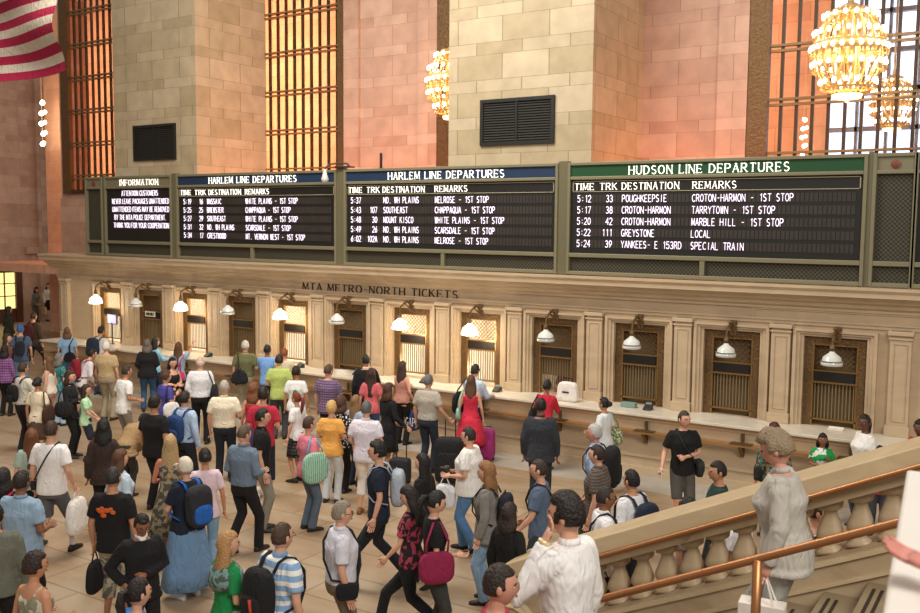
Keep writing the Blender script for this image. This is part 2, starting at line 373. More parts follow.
# bars of tall windows
for k, (a, c, zb) in enumerate(WINS):
    wd = MB().box(a, c, YW-.08, YW+.06, zb, zb+.12).build('window_%d' % (k+1), M_irongr)
    struct(wd, ['tall barred window behind the information panel, left of the first pier', 'tall window of glowing orange panes between the two stone piers', 'narrow visible slice of tall window left of the right pier', 'wide barred window with bluish daylight at the right, behind the large chandelier'][k])
    o = MB()
    bw = .36 if k != 1 else .2
    o.box(a, a+bw+.03, YW-.1, YW+.05, zb, ZT-1).box(c-bw, c, YW-.1, YW+.05, zb, ZT-1); 
    o.build('ornamental_border', M_orn, wd)
    mb = MB(); x = a+bw+.26
    while x < c-bw:
        hw = (.034, .033, .034, .030)[k]; mb.box(x-hw, x+hw, YW+.0, YW+.06, zb, ZT-1); x += .295
    mb.build('vertical_bars', M_irongr, wd)
    mb = MB()
    for i in range(9):
        z = 2.78+i*1.035
        if z > zb+.1:
            mb.box(a+bw, c-bw, YW-.05, YW+.08, z-.075, z-.03).box(a+bw, c-bw, YW-.05, YW+.08, z+.03, z+.075)
    mb.build('cross_bars', plain('#8a7350', .45, .5, name='window_bronze'), wd)
    g = MB().box(a+bw, c-bw, YW+.14, YW+.16, zb, ZT-1)
    gm, nt, bb = newmat('tinted_glass'); bb.inputs['Transmission Weight'].default_value = 1; bb.inputs['Roughness'].default_value = .02; bb.inputs['IOR'].default_value = 1.05
    bb.inputs['Base Color'].default_value = lin('#ffffff')
    g.build('glass', gm, wd)
# gallery behind the windows: lit stone, and its own outer windows
M_gal = stone('gallery_stone', '#e0b496', '#d6a484', '#b98a6a', .8, .4, 1.6, mort=.008)
struct(holed('wall_gallery', -34, 6, 22.6, 22.9, 0, ZT, [(-4.55, -.2, 5.0, 12.5), (-28.2, -26.9, 5.4, 12.2)], M_gal))
def galwin(name, a, c, zb, zt, col, st, lab):
    wd = MB().box(a, c, 22.62, 22.75, zt-.1, zt).build(name, M_irongr); struct(wd, lab)
    MB().box(a, c, 22.84, 22.86, zb, zt).build('bright_pane', plain(col, .3, emit=st, name='daylight_pane'), wd)
    m = MB(); x = a
    while x < c: m.box(x-.03, x+.03, 22.65, 22.8, zb, zt); x += .62
    z = zb
    while z < zt: m.box(a, c, 22.65, 22.8, z-.05, z+.05); z += .85
    m.build('muntin', plain('#8c8f98', .5, name='pale_iron'), wd)
galwin('window_5', -4.55, -.2, 5.0, 12.5, '#cfe0ff', 1.3, 'bluish outer window beyond the chandelier')
galwin('window_6', -28.2, -26.9, 5.4, 12.2, '#ffd89a', 1.6, 'yellow lit slot window in the gallery at far left')
struct(MB().box(-34, 6, 19.9, 22.6, 2.6, 2.9).build('floor_gallery', M_gal))
# unseen area lights added to make the gallery wall glow
for x, e in ((-29.5, 210), (-21.1, 400), (-14.1, 300), (-6.8, 125)):
    light('AREA', (x, 20.0, 8.6), e, '#ffbe90', 2.4, (radians(90), 0, 0), 7)
# ---- ticket booth
WC = [-21.91+1.72*i for i in range(12)]
WC = [-21.93, -20.27, -18.55, -16.87, -15.16, -13.44, -11.71, -9.96, -8.23, -6.47, -4.74, -3.01]
OW = .50    # half opening
ZC, ZO = 1.13, 2.66
bw = holed('wall_booth', -24.25, 2.2, D, D+.3, 0, 3.12, [(c-OW, c+OW, ZC, ZO) for c in WC], M_booth); struct(bw)
struct(MB().box(-24.25, -24.0, D+.3, YW, 0, 3.12).build('wall_booth_side', M_booth))
mb = MB(); 
prof = [(D+.3, 3.1), (D-.04, 3.1), (D-.04, 3.14), (D-.10, 3.18), (D-.12, 3.24), (D-.20, 3.27), (D-.24, 3.33), (D-.27, 3.36), (D-.38, 3.37), (D-.38, 3.44), (D-.42, 3.49), (D-.42, 3.53), (YW, 3.55), (YW, 3.4), (D+.3, 3.4)]
mb.prism(prof[::-1], 'X', -24.6, 2.4); struct(mb.build('trim_7', M_booth), 'projecting marble cornice of the ticket booth')
mb = MB().box(-24.28, 2.2, D-.03, D, 2.84, 2.9).box(-24.28, 2.2, D-.05, D, 2.9, 2.93)
mb.box(-4.36, 2.2, D-.02, D, 3.07, 3.1).box(-4.42, -4.36, D-.02, D, 2.93, 3.1)
struct(mb.build('trim_8', M_booth), 'thin marble moulding under the lettered frieze')
for i, c in enumerate(WC):      # stepped surrounds
    mb = MB()
    for (o1, o2, y) in ((.61, .665, .11), (.555, .61, .075), (OW, .555, .04)):
        zt1, zt2 = ZO + (o2-OW)*.75, ZO + (o1-OW)*.75
        mb.box(c-o2, c-o1, D-y, D, ZC, zt1).box(c+o1, c+o2, D-y, D, ZC, zt1).box(c-o1, c+o1, D-y, D, zt2, zt1)
    struct(mb.build('trim_%d' % (10+i), M_booth))
PX = [-24.0+.15] + [(WC[i]+WC[i+1])/2 for i in range(11)] + [-2.0]
for i, x in enumerate(PX):      # pilasters
    hw = .16
    mb = MB().box(x-hw, x+hw, D-.12, D, ZC, 2.84).box(x-hw-.025, x+hw+.025, D-.16, D, ZC, ZC+.17).box(x-hw-.02, x+hw+.02, D-.145, D, 2.70, 2.73).box(x-hw-.03, x+hw+.03, D-.17, D, 2.77, 2.84)
    mb.box(x-.105, x-.09, D-.135, D-.12, ZC+.24, 2.64).box(x+.09, x+.105, D-.135, D-.12, ZC+.24, 2.64).box(x-.105, x+.105, D-.135, D-.12, 2.625, 2.64).box(x-.105, x+.105, D-.135, D-.12, ZC+.24, ZC+.255)
    struct(mb.build('trim_%d' % (30+i), M_booth, bevel=.008))
# counter
cf = MB().box(-24.0, 2.2, 15.72, D-.001, 0, 1.079).box(-24.0, 2.2, 15.69, 15.72, .33, .38).box(-24.0, 2.2, 15.67, 15.72, 0, .16).box(-24.0, 2.2, 15.69, 15.72, 1.0, 1.08)
tag(cf.build('ticket_counter', M_booth), 'long marble ticket counter base running under all the windows', 'counter')
ct = MB().box(-24.02, 2.2, 15.6, D-.001, 1.08, 1.13).build('counter_top', M_top, bevel=.01)
tag(ct, 'long pale marble ledge on top of the ticket counter', 'counter top')
sh = thing('bag_shelf', 'long brass-edged bag shelf bracketed to the front of the ticket counter', 'shelf', (-12, 15.69, .8))
MB().box(-11.8, 14.0, -.2, -.02, 0, .035).build('shelf_board', plain('#b98a58', .3, .55, name='brass_board', var=.2, scale=3), sh)
xs = [-11.2+1.72*i for i in range(15)]
for x in xs: MB().prism([(-.2, 0), (-.2, -.03), (-.03, -.2), (-.001, -.2), (-.001, 0)], 'X', x-.03, x+.03).box(x-.18, x+.18, -.205, -.03, .0351, .05).box(x-.025, x+.025, -.03, -.001, .05, .2).build('bracket', M_bronze, sh)
# interiors
M_cream = plain('#e6e2d6', .7, name='office_wall'); M_shade = plain('#6f5c42', .8, name='drawn_blind')
LIT = {0, 2, 4, 6, 7}
struct(MB().box(-24.0, 2.2, 17.9, 18.0, 0, 3.1).build('wall_office', M_cream))
mb = MB()
for i in range(13): 
    x = -22.78+1.72*i; mb.box(x-.03, x+.03, D+.3, 17.9, 0, 3.1)
struct(mb.build('wall_partition', M_cream))
for i, c in enumerate(WC):
    lab = 'bronze-grilled ticket window ' + ['with a lit monitor, nearest the left end of the booth', 'with a white paper sign, second from the booth left end', 'lit brightly behind, beside the raised arm in denim', 'dark and closed, behind the white-haired man in olive', 'lit brightly, left of the raised lettering start', 'dark and closed, directly under the raised lettering', 'lit brightly behind, under the end of the lettering', 'lit brightly, behind the man in pale blue shirt', 'half open, with a white tote bag on its ledge', 'dark and closed, above the teal box', 'dark and closed, with clear lattice top, second from right', 'dark and closed, rightmost of the whole row'][i]
    t = thing('ticket_window', lab, 'ticket window', (c, D+.07, ZC+.001), 0, 'bronze ticket windows of the booth')
    HH = ZO-ZC-.002
    mb = MB().box(-OW+.002, -.36, -.03, .06, 0, HH).box(.36, OW-.002, -.03, .06, 0, HH).box(-.36, .36, -.03, .06, HH-.13, HH)
    mb.build('ornamental_frame', M_orn, t)
    mb = MB().box(-.36, .36, -.05, .05, .935, .955).box(-.36, .36, -.05, .05, .735, .765).box(-.36, .36, -.04, .05, HH-.15, HH-.13).box(-.36, .36, -.035, .05, .10, .125).box(-.362, -.335, -.035, .05, .0, HH-.13).box(.335, .362, -.035, .05, 0, HH-.13)
    mb.build('brass_rail', plain('#a07c4c', .35, .7, name='brass_trim'), t)
    mb = MB()
    lat = .085 if i != 10 else .1
    k = -8
    z0, z1 = .965, HH-.155
    for s in (1, -1):
        for k in range(-7, 8):
            x0 = k*lat; dz = z1-z0; xa, xb = x0-s*dz/2, x0+s*dz/2; za, zb_ = z0, z1
            # clip
            def cl(xa, za, xb, zb_):
                pts = []
                for (px, pz, qx, qz) in ((xa, za, xb, zb_), (xb, zb_, xa, za)):
                    if px < -.33: 
                        if qx <= -.33: return None
                        f = (-.33-px)/(qx-px); px, pz = -.33, pz+(qz-pz)*f
                    if px > .33:
                        if qx >= .33: return None
                        f = (.33-px)/(qx-px); px, pz = .33, pz+(qz-pz)*f
                    pts.append((px, pz))
                return pts
            r = cl(xa, za, xb, zb_)
            if r and abs(r[0][0]-r[1][0]) > .01:
                mb.tube([(r[0][0], .01, r[0][1]), (r[1][0], .01, r[1][1])], .007, 4)
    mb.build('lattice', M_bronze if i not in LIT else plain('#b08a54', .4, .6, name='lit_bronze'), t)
    sg = MB().box(-.32, .32, -.05, -.02, .765, .935).build('sign_plate', M_black, t)
    mb = MB()
    for k in range(12): x = -.308+k*.056; mb.box(x-.0085, x+.0085, -.004, .008, .12, .74)
    mb.build('bars', plain('#93805e', .45, .5, name='bar_bronze'), t)
    if i not in LIT:
        mb = MB().box(-.36, .36, .10, .13, .0 if i != 8 else .36, HH); mb.build('blind', M_shade, t)
    else:
        light('POINT', (c-.1, D+.7, 2.4), 15, '#ffeacb', .15); light('POINT', (c+.1, D+.9, 1.3), 18, '#fff4e4', .15)
    if i == 8: light('POINT', (c+.2, D+.8, 1.9), 9, '#fff0d8', .15)
LX = WC
LAMP0 = None
M_lit = plain('#fff4e2', .3, emit=5, name='lit_glass'); M_unl, _nt, _b = newmat('milk_glass')
_b.inputs['Base Color'].default_value = lin('#dfe2dc'); _b.inputs['Roughness'].default_value = .12; _b.inputs['Coat Weight'].default_value = .5
ORD = ['nearest the booth left end', 'in front of the window with the paper sign', 'left of the raised arm in denim', 'above the white-haired man in olive', 'just left of the frieze lettering', 'below the first letters of the frieze', 'under the last letters of the frieze', 'above the man in pale blue', 'above the woman in the red top', 'above the woman with green bag', 'second from the right end', 'at the right end of the row']
lamp_of = {}
for i, c in list(enumerate(WC))+[(12, -24.4)]:
    lit = i in LIT or i == 12
    if i < 12: loc, rz, lab = (c+.05, D-.075, 2.81), 0, ('lit' if lit else 'unlit') + ' white glass bracket lamp ' + ORD[i]
    else: loc, rz, lab = (-24.25, 17.0, 2.75), -pi/2, 'lit white glass lamp on the far left side of the booth'
    t = thing('bracket_lamp', lab, 'wall lamp', loc, rz, 'glass lamps over the ticket windows', 1.08)
    mb = MB().box(-.05, .05, -.03, -.001, -.2, .04).tube([(0, -.02, -.06), (0, -.14, -.0), (0, -.28, -.02), (0, -.38, -.08), (0, -.40, -.16)], .017, 6).tube([(0, -.02, -.18), (0, -.12, -.1), (0, -.25, -.02)], .014, 6)
    mb.lathe((0, -.02, -.02), [(.0, -.04), (.06, -.03), (.06, .03), (.0, .05)], 8).blob((0, -.2, .02), (.035, .05, .035))
    mb.lathe((0, -.4, -.30), [(.03, 0), (.045, .05), (.03, .09), (.02, .14)], 8)
    mb.build('bracket', M_orn, t)
    mb = MB().lathe((0, -.4, -.52), [(.125, 0), (.16, .01), (.16, .055), (.145, .07), (.135, .13), (.10, .16), (.045, .20), (.035, .22)], 14)
    mb.build('glass_shade', M_lit if lit else M_unl, t, smooth=True)
    mb = MB().lathe((0, -.4, -.455), [(.164, 0), (.164, .016)], 14); mb.build('shade_rim', plain('#9aa0a0', .3, .6, name='steel_rim'), t)
    if lit:
        p = Vector((loc[0], loc[1]-.4, loc[2]-.72)) if i < 12 else Vector((loc[0]-.4, loc[1], loc[2]-.72))
        light('POINT', p, 15, '#ffe0b4', .14)
        p = p+Vector((0, .25, .15)) ; 
# lettering
text('MTA METRO-NORTH TICKETS', X_(303, D-.0, 286), X_(457.5, D-.0, 292), 2.925, .165, D-.001, M_letter, 'frieze_lettering', weight=1.1)
fr = bpy.data.objects['frieze_lettering']; tag(fr, 'row of dark raised capital letters fixed on the marble frieze above the windows', 'lettering')
# counter-top clutter
def clutter(name, px, py, size, mat, label, cat, y=16.05, builder=None):
    X = X_(px, y, py)
    t = thing(name, label, cat, (X, y, 1.131)); return t
M_plastic = plain('#2a2826', .4, name='black_plastic')
def terminal(px, py, lab, y=16.05):
    t = clutter('card_terminal', px, py, 1, M_plastic, lab, 'card reader', y); t['group'] = 'card terminals on the ledge'
    MB().prism([(-.09, 0), (.09, 0), (.09, .09), (.03, .1), (-.09, .03)], 'X', -.07, .07).build('housing', M_plastic, t, bevel=.008)
    MB().box(-.05, .05, .02, .06, .1, .13).build('display', plain('#8fa0a0', .3, name='lcd'), t)
terminal(424, 384, 'dark card terminal on the ledge right of the woman in pink tank top')
terminal(357, 376, 'dark card terminal on the ledge left of the man in black suit')
terminal(497, 392, 'dark card terminal on the ledge right of the man in pale blue shirt')
terminal(300, 367, 'dark card terminal on ledge right of the red-haired person in cream')
terminal(648, 408, 'dark grey box on the ledge right of the teal box')
terminal(208, 352, 'dark card terminal on ledge under the raised arm in denim')
t = clutter('monitor', 112, 323, 1, M_plastic, 'small computer monitor with violet screen in the leftmost ticket window', 'monitor', 16.2)
MB().box(-.05, .05, -.05, .05, 0, .02).box(-.015, .015, -.01, .02, .02, .6).box(-.19, .19, 0, .03, .55, .82).build('stand', plain('#4a5a5e', .4, name='grey_plastic'), t)
MB().box(-.17, .17, -.008, 0, .57, .8).build('screen', plain('#a9a4e0', .3, emit=.8, name='violet_screen'), t)
t = clutter('paper_sign', 148.5, 314, 1, M_plastic, 'small white sign reading CASH ONLY hung in the second ticket window', 'sign', D-.02)
t.location = (X_(150, D-.03, 314), D-.03, Z_(314, D-.03, 150))
MB().box(-.2, .2, 0, .012, -.07, .07).build('panel', plain('#e2d8c2', .6, name='paper'), t)
text('CASH ONLY', -.16, .16, -.035, .07, 0, M_black, 'lettering', t, serif=False)
t = clutter('plastic_box', 629, 403, 1, M_plastic, 'teal-grey plastic box on the ledge below the tenth ticket window', 'box', 16.1)
MB().box(-.14, .14, -.07, .07, 0, .09).build('body', plain('#7b9a90', .5, name='teal_box'), t, bevel=.01)
t = clutter('leaflet_stack', 350, 370, 1, M_plastic, 'white stack of papers on the ledge left of the man in black suit', 'paper', 16.05); t.location.x = X_(342, 16.05, 370)
MB().box(-.12, .12, -.08, .08, 0, .06).build('sheets', plain('#e8e4da', .7, name='white_paper'), t)
t = clutter('cash_tray', 836, 428, 1, M_plastic, 'bright metal pass tray below the rightmost ticket window', 'tray', 16.3)
MB().box(-.12, .12, -.04, .04, 0, .02).box(-.12, .12, .03, .04, .02, .04).build('body', plain('#f4efe2', .3, .2, name='white_tray'), t)
# ---- departure boards
YB = 16.28
def zb(y, x=570): return Z_(y, YB, x)
M_navy = plain('#1d3350', .5, name='blue_band'); M_green = plain('#174a26', .5, name='green_band')
M_white = plain('#fffaf0', .5, emit=.9, name='white_letter'); M_led = plain('#f0e4f4', .5, emit=.75, name='display_letter')
Z0, Z1 = 3.545, 5.68
bx = lambda px: X_(px, YB, 200)
zH0, zH1 = 5.42, 5.61
def mesh_grille():
    m, nt, b = newmat('woven_grille'); L = nt.links.new
    tc = N(nt, 'ShaderNodeTexCoord'); ck = N(nt, 'ShaderNodeTexChecker'); ck.inputs['Scale'].default_value = 28
    ck.inputs['Color1'].default_value = lin('#4d4938'); ck.inputs['Color2'].default_value = lin('#25221a'); L(tc.outputs['Object'], ck.inputs[0]); L(ck.outputs[0], b.inputs['Base Color']); b.inputs['Roughness'].default_value = .7
    return m
M_grille = mesh_grille()
def board(name, label, a, c, kind, z0=None):
    """a, c pixel columns of the outer edges of the opening"""
    xa, xc = bx(a), bx(c)
    t = thing(name, label, 'departure board' if kind != 'grille' else 'panel', ((xa+xc)/2, YB, Z0)); w = (xc-xa)/2
    T = Z1-Z0; zl = 3.93-Z0; zh = 5.36-Z0
    p = .06
    mb = MB().box(-w-p, -w, -.06, .12, 0, T).box(w, w+p, -.06, .12, 0, T).box(-w, w, -.06, .12, T-.06, T).box(-w, w, -.06, .12, zh-.01, zh+.05).box(-w, w, -.06, .12, zl-.05, zl+.03).box(-w, w, -.06, .12, 0, .07)
    [mb.box(q-.045, q+.045, -.05, .06, .07, zl-.05) for q in ([0] if w > 1.5 else [])]
    mb.build('frame', M_frame, t, bevel=.01)
    MB().box(-w, w, .02, .1, .07, zl-.05).build('lower_grille', M_grille, t)
    return t, w, zl, zh
def header(t, w, zh, mat, s, x0, x1):
    MB().box(-w, w, -.02, .08, zh+.05, Z1-Z0-.06).build('header_band', mat, t)
    text(s, x0-t.location.x, x1-t.location.x, zh+.075, .145, -.021, M_white, 'header_lettering', t, weight=.85 if x1-x0 > 2 else .55)
ROWP = 0
def display(t, w, zl, zh, boxed=True):
    mb = MB().box(-w, w, .0, .08, zl+.03, zh-.01).build('display_panel', M_dark, t)
    if boxed:
        mb = MB(); z0, z1 = zh-.24, zh-.035
        for (x0, x1, a, c) in ((-w+.04, w-.04, z0, z0+.012), (-w+.04, w-.04, z1-.012, z1), (-w+.04, -w+.055, z0, z1), (w-.055, w-.04, z0, z1)): mb.box(x0, x1, -.014, 0, a, c)
        mb.build('label_border', plain('#a9a283', .5, name='label_border'), t)
    return mb
def flaps(t, w, zr, cw):
    mb = MB()
    x = -w+.14
    while x < w-.12: mb.box(x, x+cw*.82, -.006, 0, zr-.012, zr+.135); x += cw
    mb.build('flap_row', plain('#332e2a', .6, name='flap', var=.5, scale=3), t)
def train_board(name, label, a, c, mat, head, hx, cols, labs, rows, cpitch):
    t, w, zl, zh = board(name, label, a, c, 'b'); header(t, w, zh, mat, head, bx(hx[0]), bx(hx[1]))
    display(t, w, zl, zh); X0 = t.location.x
    for s, (p, q) in zip(('TIME', 'TRK', 'DESTINATION', 'REMARKS'), labs): text(s, bx(p)-X0, bx(q)-X0, zh-.2, .12, -.001, M_white, 'column_heading', t, weight=.8)
    for k, r in enumerate(rows):
        zr = zh-.43-k*.212
        flaps(t, w, zr, cpitch)
        for s, px in zip(r, cols):
            if s: text(s, bx(px)-X0, cpitch, zr, .125, -.007, M_led, 'departure_line', t, serif=False, mono=True, weight=.75)
    return t
info, w, zl, zh = board('information_board', 'small grey information board with five lines of white text, left of the departure boards', 107, 171, 'b')
header(info, w, zh, M_frame, 'INFORMATION', bx(121), bx(159)); display(info, w, zl, zh, False)
for k, (s, p, q) in enumerate((('ATTENTION CUSTOMERS', 122, 158), ('NEVER LEAVE PACKAGES UNATTENDED', 112.5, 169), ('UNATTENDED ITEMS MAY BE REMOVED', 112.5, 169), ('BY THE MTA POLICE DEPARTMENT.', 114.5, 165.5), ('THANK YOU FOR YOUR COOPERATION', 113.5, 168.5))):
    text(s, bx(p)-info.location.x, bx(q)-info.location.x, zh-.2-k*.212, .13, -.001, M_led, 'message_line', info, serif=False, weight=.7)
train_board('departure_board', 'left blue-headed departure board, next to the information board', 179, 335.5, M_navy, 'HARLEM LINE DEPARTURES', (210, 297), (184, 197.5, 207.5, 246), [(181, 191), (195, 206), (209, 241), (245.5, 269)],
    [('5:19', ' 16', 'WASSAIC', 'WHITE PLAINS - 1ST STOP'), ('5:25', ' 25', 'BREWSTER', 'CHAPPAQUA - 1ST STOP'), ('5:27', ' 29', 'SOUTHEAST', 'WHITE PLAINS - 1ST STOP'), ('5:31', ' 32', 'NO. WH PLAINS', 'SCARSDALE - 1ST STOP'), ('5:34', ' 17', 'CRESTWOOD', 'MT. VERNON WEST - 1ST STOP')], .0735)
train_board('departure_board', 'middle blue-headed departure board above the carved ticket lettering', 347, 556, M_navy, 'HARLEM LINE DEPARTURES', (389, 504), (351.5, 367.5, 384, 435.5), [(349, 362), (367, 379.5), (383, 424.5), (435, 467)],
    [('5:37', '', 'NO. WH PLAINS', 'MELROSE - 1ST STOP'), ('5:43', ' 107', 'SOUTHEAST', 'CHAPPAQUA - 1ST STOP'), ('5:48', '  30', 'MOUNT KISCO', 'WHITE PLAINS - 1ST STOP'), ('5:49', '  26', 'NO. WH PLAINS', 'SCARSDALE - 1ST STOP'), ('6:02', '102A', 'NO. WH PLAINS', 'MELROSE - 1ST STOP')], .0735)
train_board('departure_board', 'green-headed departure board at right, the widest of the row', 571, 863, M_green, 'HUDSON LINE DEPARTURES', (629, 788), (578, 603, 622.5, 692.5), [(575, 593.5), (600, 616.5), (622, 678.5), (692.5, 735.5)],
    [('5:12', ' 33', 'POUGHKEEPSIE', 'CROTON-HARMON - 1ST STOP'), ('5:17', ' 38', 'CROTON-HARMON', 'TARRYTOWN - 1ST STOP'), ('5:20', ' 42', 'CROTON-HARMON', 'MARBLE HILL - 1ST STOP'), ('5:22', '111', 'GREYSTONE', 'LOCAL'), ('5:24', ' 39', 'YANKEES- E 153RD', 'SPECIAL TRAIN')], .0732)
def end_panel(a, c, lab):
    t, w, zl, zh = board('speaker_panel', lab, a, c, 'grille')
    MB().box(-w, w, -.02, .08, zh+.05, Z1-Z0-.06).build('header_band', M_frame, t)
    MB().box(-w, w, .02, .1, zl+.03, zh-.01).build('upper_grille', M_grille, t)
    MB().lathe((0, -.02, zh+.145), [(.0, 0), (.07, 0), (.07, .02), (.03, .03), (0, .03)], 12, axis='Y').build('round_badge', plain('#7a3f2c', .5, name='red_badge'), t)
end_panel(88, 102, 'narrow grille panel with round red badge at the left end of the boards')
end_panel(876, 913, 'tall grille panel with round red badge right of the green-headed board')
t, w, zl, zh = board('speaker_panel', 'olive framed panel cut off at the right edge of the picture', 918, 985, 'grille')
MB().box(-w, w, .0, .08, zl+.03, Z1-Z0-.06).build('display_panel', M_dark, t)
# board backs (depth)
for (pa_, pb_), lb in zip(((102, 107), (171, 179), (335.5, 347), (556, 571), (863, 876), (913, 918)), ('left end panel and the information board', 'information board and the left departure board', 'two blue-headed departure boards', 'blue-headed and green-headed departure boards', 'green-headed board and the tall grille panel', 'tall grille panel and the cut-off right panel')):
    x0, x1 = bx(pa_)+.061, bx(pb_)-.061
    if x1-x0 > .02: tag(MB().box(x0, x1, YB-.03, YB+.1, Z0, Z1+.03).build('board_post', plain('#6d684e', .5, .1, name='olive_strip')), 'olive metal post between the '+lb, 'post', 'posts between the boards')
# camera on the board
t = thing('dome_camera', 'white drop-shaped security camera hanging at the top of the boards', 'camera', (X_(338, YB-.1, 165), YB-.08, Z1+.04))
MB().tube([(.25, .1, .0), (.2, .05, .09), (.02, -.02, .1), (-.12, -.2, .06), (-.16, -.28, -.05)], .022, 6).box(-.1, .3, -.02, .2, .0, .03).build('bracket', plain('#3a342c', .5, name='dark_iron'), t)
MB().lathe((-.16, -.28, -.34), [(0, 0), (.07, .02), (.085, .08), (.06, .15), (.035, .26), (.02, .3)], 12).build('dome', plain('#d8dad6', .3, name='white_dome'), t, smooth=True)
t = thing('small_antenna', 'short dark rod standing on top of the middle board', 'antenna', (X_(381, YB+.1, 157), YB+.1, Z1))
MB().box(-.05, .05, -.03, .03, -.04, .02).tube([(0, 0, 0), (0, 0, .34)], .03, 6).build('rod', M_black, t)
# vents
for (x0, x1, lab) in ((-10.0, -8.32, 'large black louvred vent on the right stone pier'), (-20.78, -19.14, 'black louvred vent on the left stone pier')):
    t = thing('wall_vent', lab, 'vent', ((x0+x1)/2, D-.001, 6.08), 0, 'black vents on the piers'); w = (x1-x0)/2
    MB().box(-w, w, -.05, 0, 0, .07).box(-w, w, -.05, 0, .85, .92).box(-w, -w+.07, -.05, 0, .07, .85).box(w-.07, w, -.05, 0, .07, .85).box(-.02, .02, -.045, 0, .07, .85).build('frame', plain('#1d1c19', .5, name='vent_frame'), t)
    mb = MB()
    for k in range(15): z = .09+k*.051; mb.add([(-w+.07, -.035, z), (w-.07, -.035, z), (w-.07, -.004, z+.035), (-w+.07, -.004, z+.035), (-w+.07, -.035, z+.006), (w-.07, -.035, z+.006), (w-.07, -.004, z+.041), (-w+.07, -.004, z+.041)], [(0,1,2,3),(7,6,5,4),(0,4,5,1),(1,5,6,2),(2,6,7,3),(3,7,4,0)])
    mb.build('louvres', plain('#2b2a25', .5, name='louvre'), t)
    MB().box(-w+.05, w-.05, -.004, 0, .05, .87).build('backing', M_black, t)
# uplights standing on the booth roof behind the boards (gallery and recess walls glow)
for x, e, wdt in ((-23.6, 30, 1.5), (-17.0, 75, 1.9), (-14.0, 75, 1.9), (-11.8, 50, 1.2), (-6.2, 100, 2.0), (-3.2, 60, 2.0)):
    t = thing('uplight', 'long lamp trough on the booth roof behind the boards', 'lamp', (x, 17.6, 3.56), 0, 'hidden uplights on the booth roof')
    MB().box(-wdt/2, wdt/2, -.1, .1, 0, .06).build('trough', M_frame, t)
    light('AREA', (x, 17.6, 3.7), e, '#ff9460', wdt, (radians(172), 0, 0), .2)
# ---- flag
fx0, fx1 = -21.5, -15.93
mb = MB(); n = 26; m = 13; sh_ = .17
cols = []
zbot = 7.20
P = []
for j in range(m*2+1):
    row = []
    for i in range(n+1):
        u = i/n; x = fx0+(fx1-fx0)*u - .10*(j/2)*.14
        z = zbot + .15*(u**3)+ .12*sin(u*5) *.3+ j*sh_/2; y = 11+.12*sin(u*9+j*.2)+.05*sin(j*.5)
        row.append((x, y, z))
    P.append(row)
vs = [p for r in P for p in r]; nv = len(vs); vs += [(p[0], p[1]+.015, p[2]) for p in vs]
fs, mi = [], []
for j in range(m*2):
    for i in range(n):
        a = j*(n+1)+i; fs.append((a, a+1, a+n+2, a+n+1)); fs.append((a+nv+n+1, a+nv+n+2, a+nv+1, a+nv)); mi += [(j//2) % 2]*2
mb.v = vs; mb.f = fs; mb.m = mi
flag = mb.build('hanging_flag', [fabric('#a5123f'), fabric('#cfc4b2')], None, True)
tag(flag, 'red and white striped flag hanging at the upper left', 'flag')
# ---- chandeliers
M_bulb = plain('#ffefd2', .3, emit=7, name='lit_bulb')
def chandelier(name, label, loc, R, rows, nrib, hgt):
    t = thing(name, label, 'chandelier', loc, 0, 'gilt melon chandeliers')
    def prof(v): return R*(sin(pi*v)**.62)*(1.0-.12*(v-.5))+.1*R   # v 0 bottom..1 top
    mb = MB()
    for k in range(nrib):
        a = 2*pi*k/nrib
        pts = [(prof(v)*cos(a), prof(v)*sin(a), (v-.5)*hgt) for v in [i/12 for i in range(1, 12)]]
        mb.tube(pts, .022, 4)
    mb.build('ribs', M_gold, t)
    mb = MB()
    for v, rr in ((.12, .03), (.5, .06), (.56, .04), (.86, .03)):
        q = [(prof(v)*cos(2*pi*i/24), prof(v)*sin(2*pi*i/24), (v-.5)*hgt) for i in range(24)]; mb.tube(q, rr, 5, closed=True)
    mb.build('hoops', M_gold, t)
    mb = MB()
    for v, nn in rows:
        for k in range(nn):
            a = 2*pi*(k+.5*(int(v*10) % 2))/nn; q = prof(v)+.06; c_ = (q*cos(a), q*sin(a), (v-.5)*hgt-.02)
            mb.lathe(c_, [(.01, -.10), (.02, -.06), (.035, -.03), (.04, -.02)], 6).tube([(c_[0], c_[1], c_[2]-.08), (prof(v)*.75*cos(a), prof(v)*.75*sin(a), c_[2]-.12)], .012, 4)
    for k in range(14):
        a = 2*pi*k/14; mb.tube([(R*.45*cos(a), R*.45*sin(a), hgt*.4), (R*.3*cos(a), R*.3*sin(a), hgt*.1), (R*.35*cos(a), R*.35*sin(a), -hgt*.3)], .02, 4)
    mb.build('candle_cups', M_gold, t)
    mb = MB().lathe((0, 0, -hgt*.5), [(0, -.12*R), (.06*R, -.1*R), (.1*R, 0), (.45*R, .02*R), (.5*R, .14*R), (.46*R, .16*R)], 16)
    mb.build('lower_bowl', plain('#ffdf9a', .4, emit=2.2, name='lit_bowl'), t, smooth=True)
    MB().lathe((0, 0, hgt*.42), [(.4*R, 0), (.25*R, .12*R), (.08*R, .2*R), (.05, .3*R), (.03, .5*R), (.03, 4.5)], 10).build('crown', M_gold, t, smooth=True)
    bm = MB().blob((0, 0, 0), (.036, .036, .044), nu=8, nv=6)
    b0 = None
    for v, nn in rows:
        for k in range(nn):
            a = 2*pi*(k+.5*(int(v*10) % 2))/nn; p = ((prof(v)+.06)*cos(a), (prof(v)+.06)*sin(a), (v-.5)*hgt+.03)
            if b0 is None: b0 = bm.build('bulb', M_bulb, t, True); o = b0
            else: o = b0.copy(); COL.objects.link(o)
            o.location = p
    light('POINT', Vector(loc), 60, '#ffe2b8', .35)
    return t
ch = chandelier('chandelier', 'large glowing gilt chandelier in front of the barred window at upper right', at(849, 50, Y=17.5), .52, [(.16, 15), (.34, 21), (.50, 26), (.66, 22), (.83, 16)], 20, 1.68)
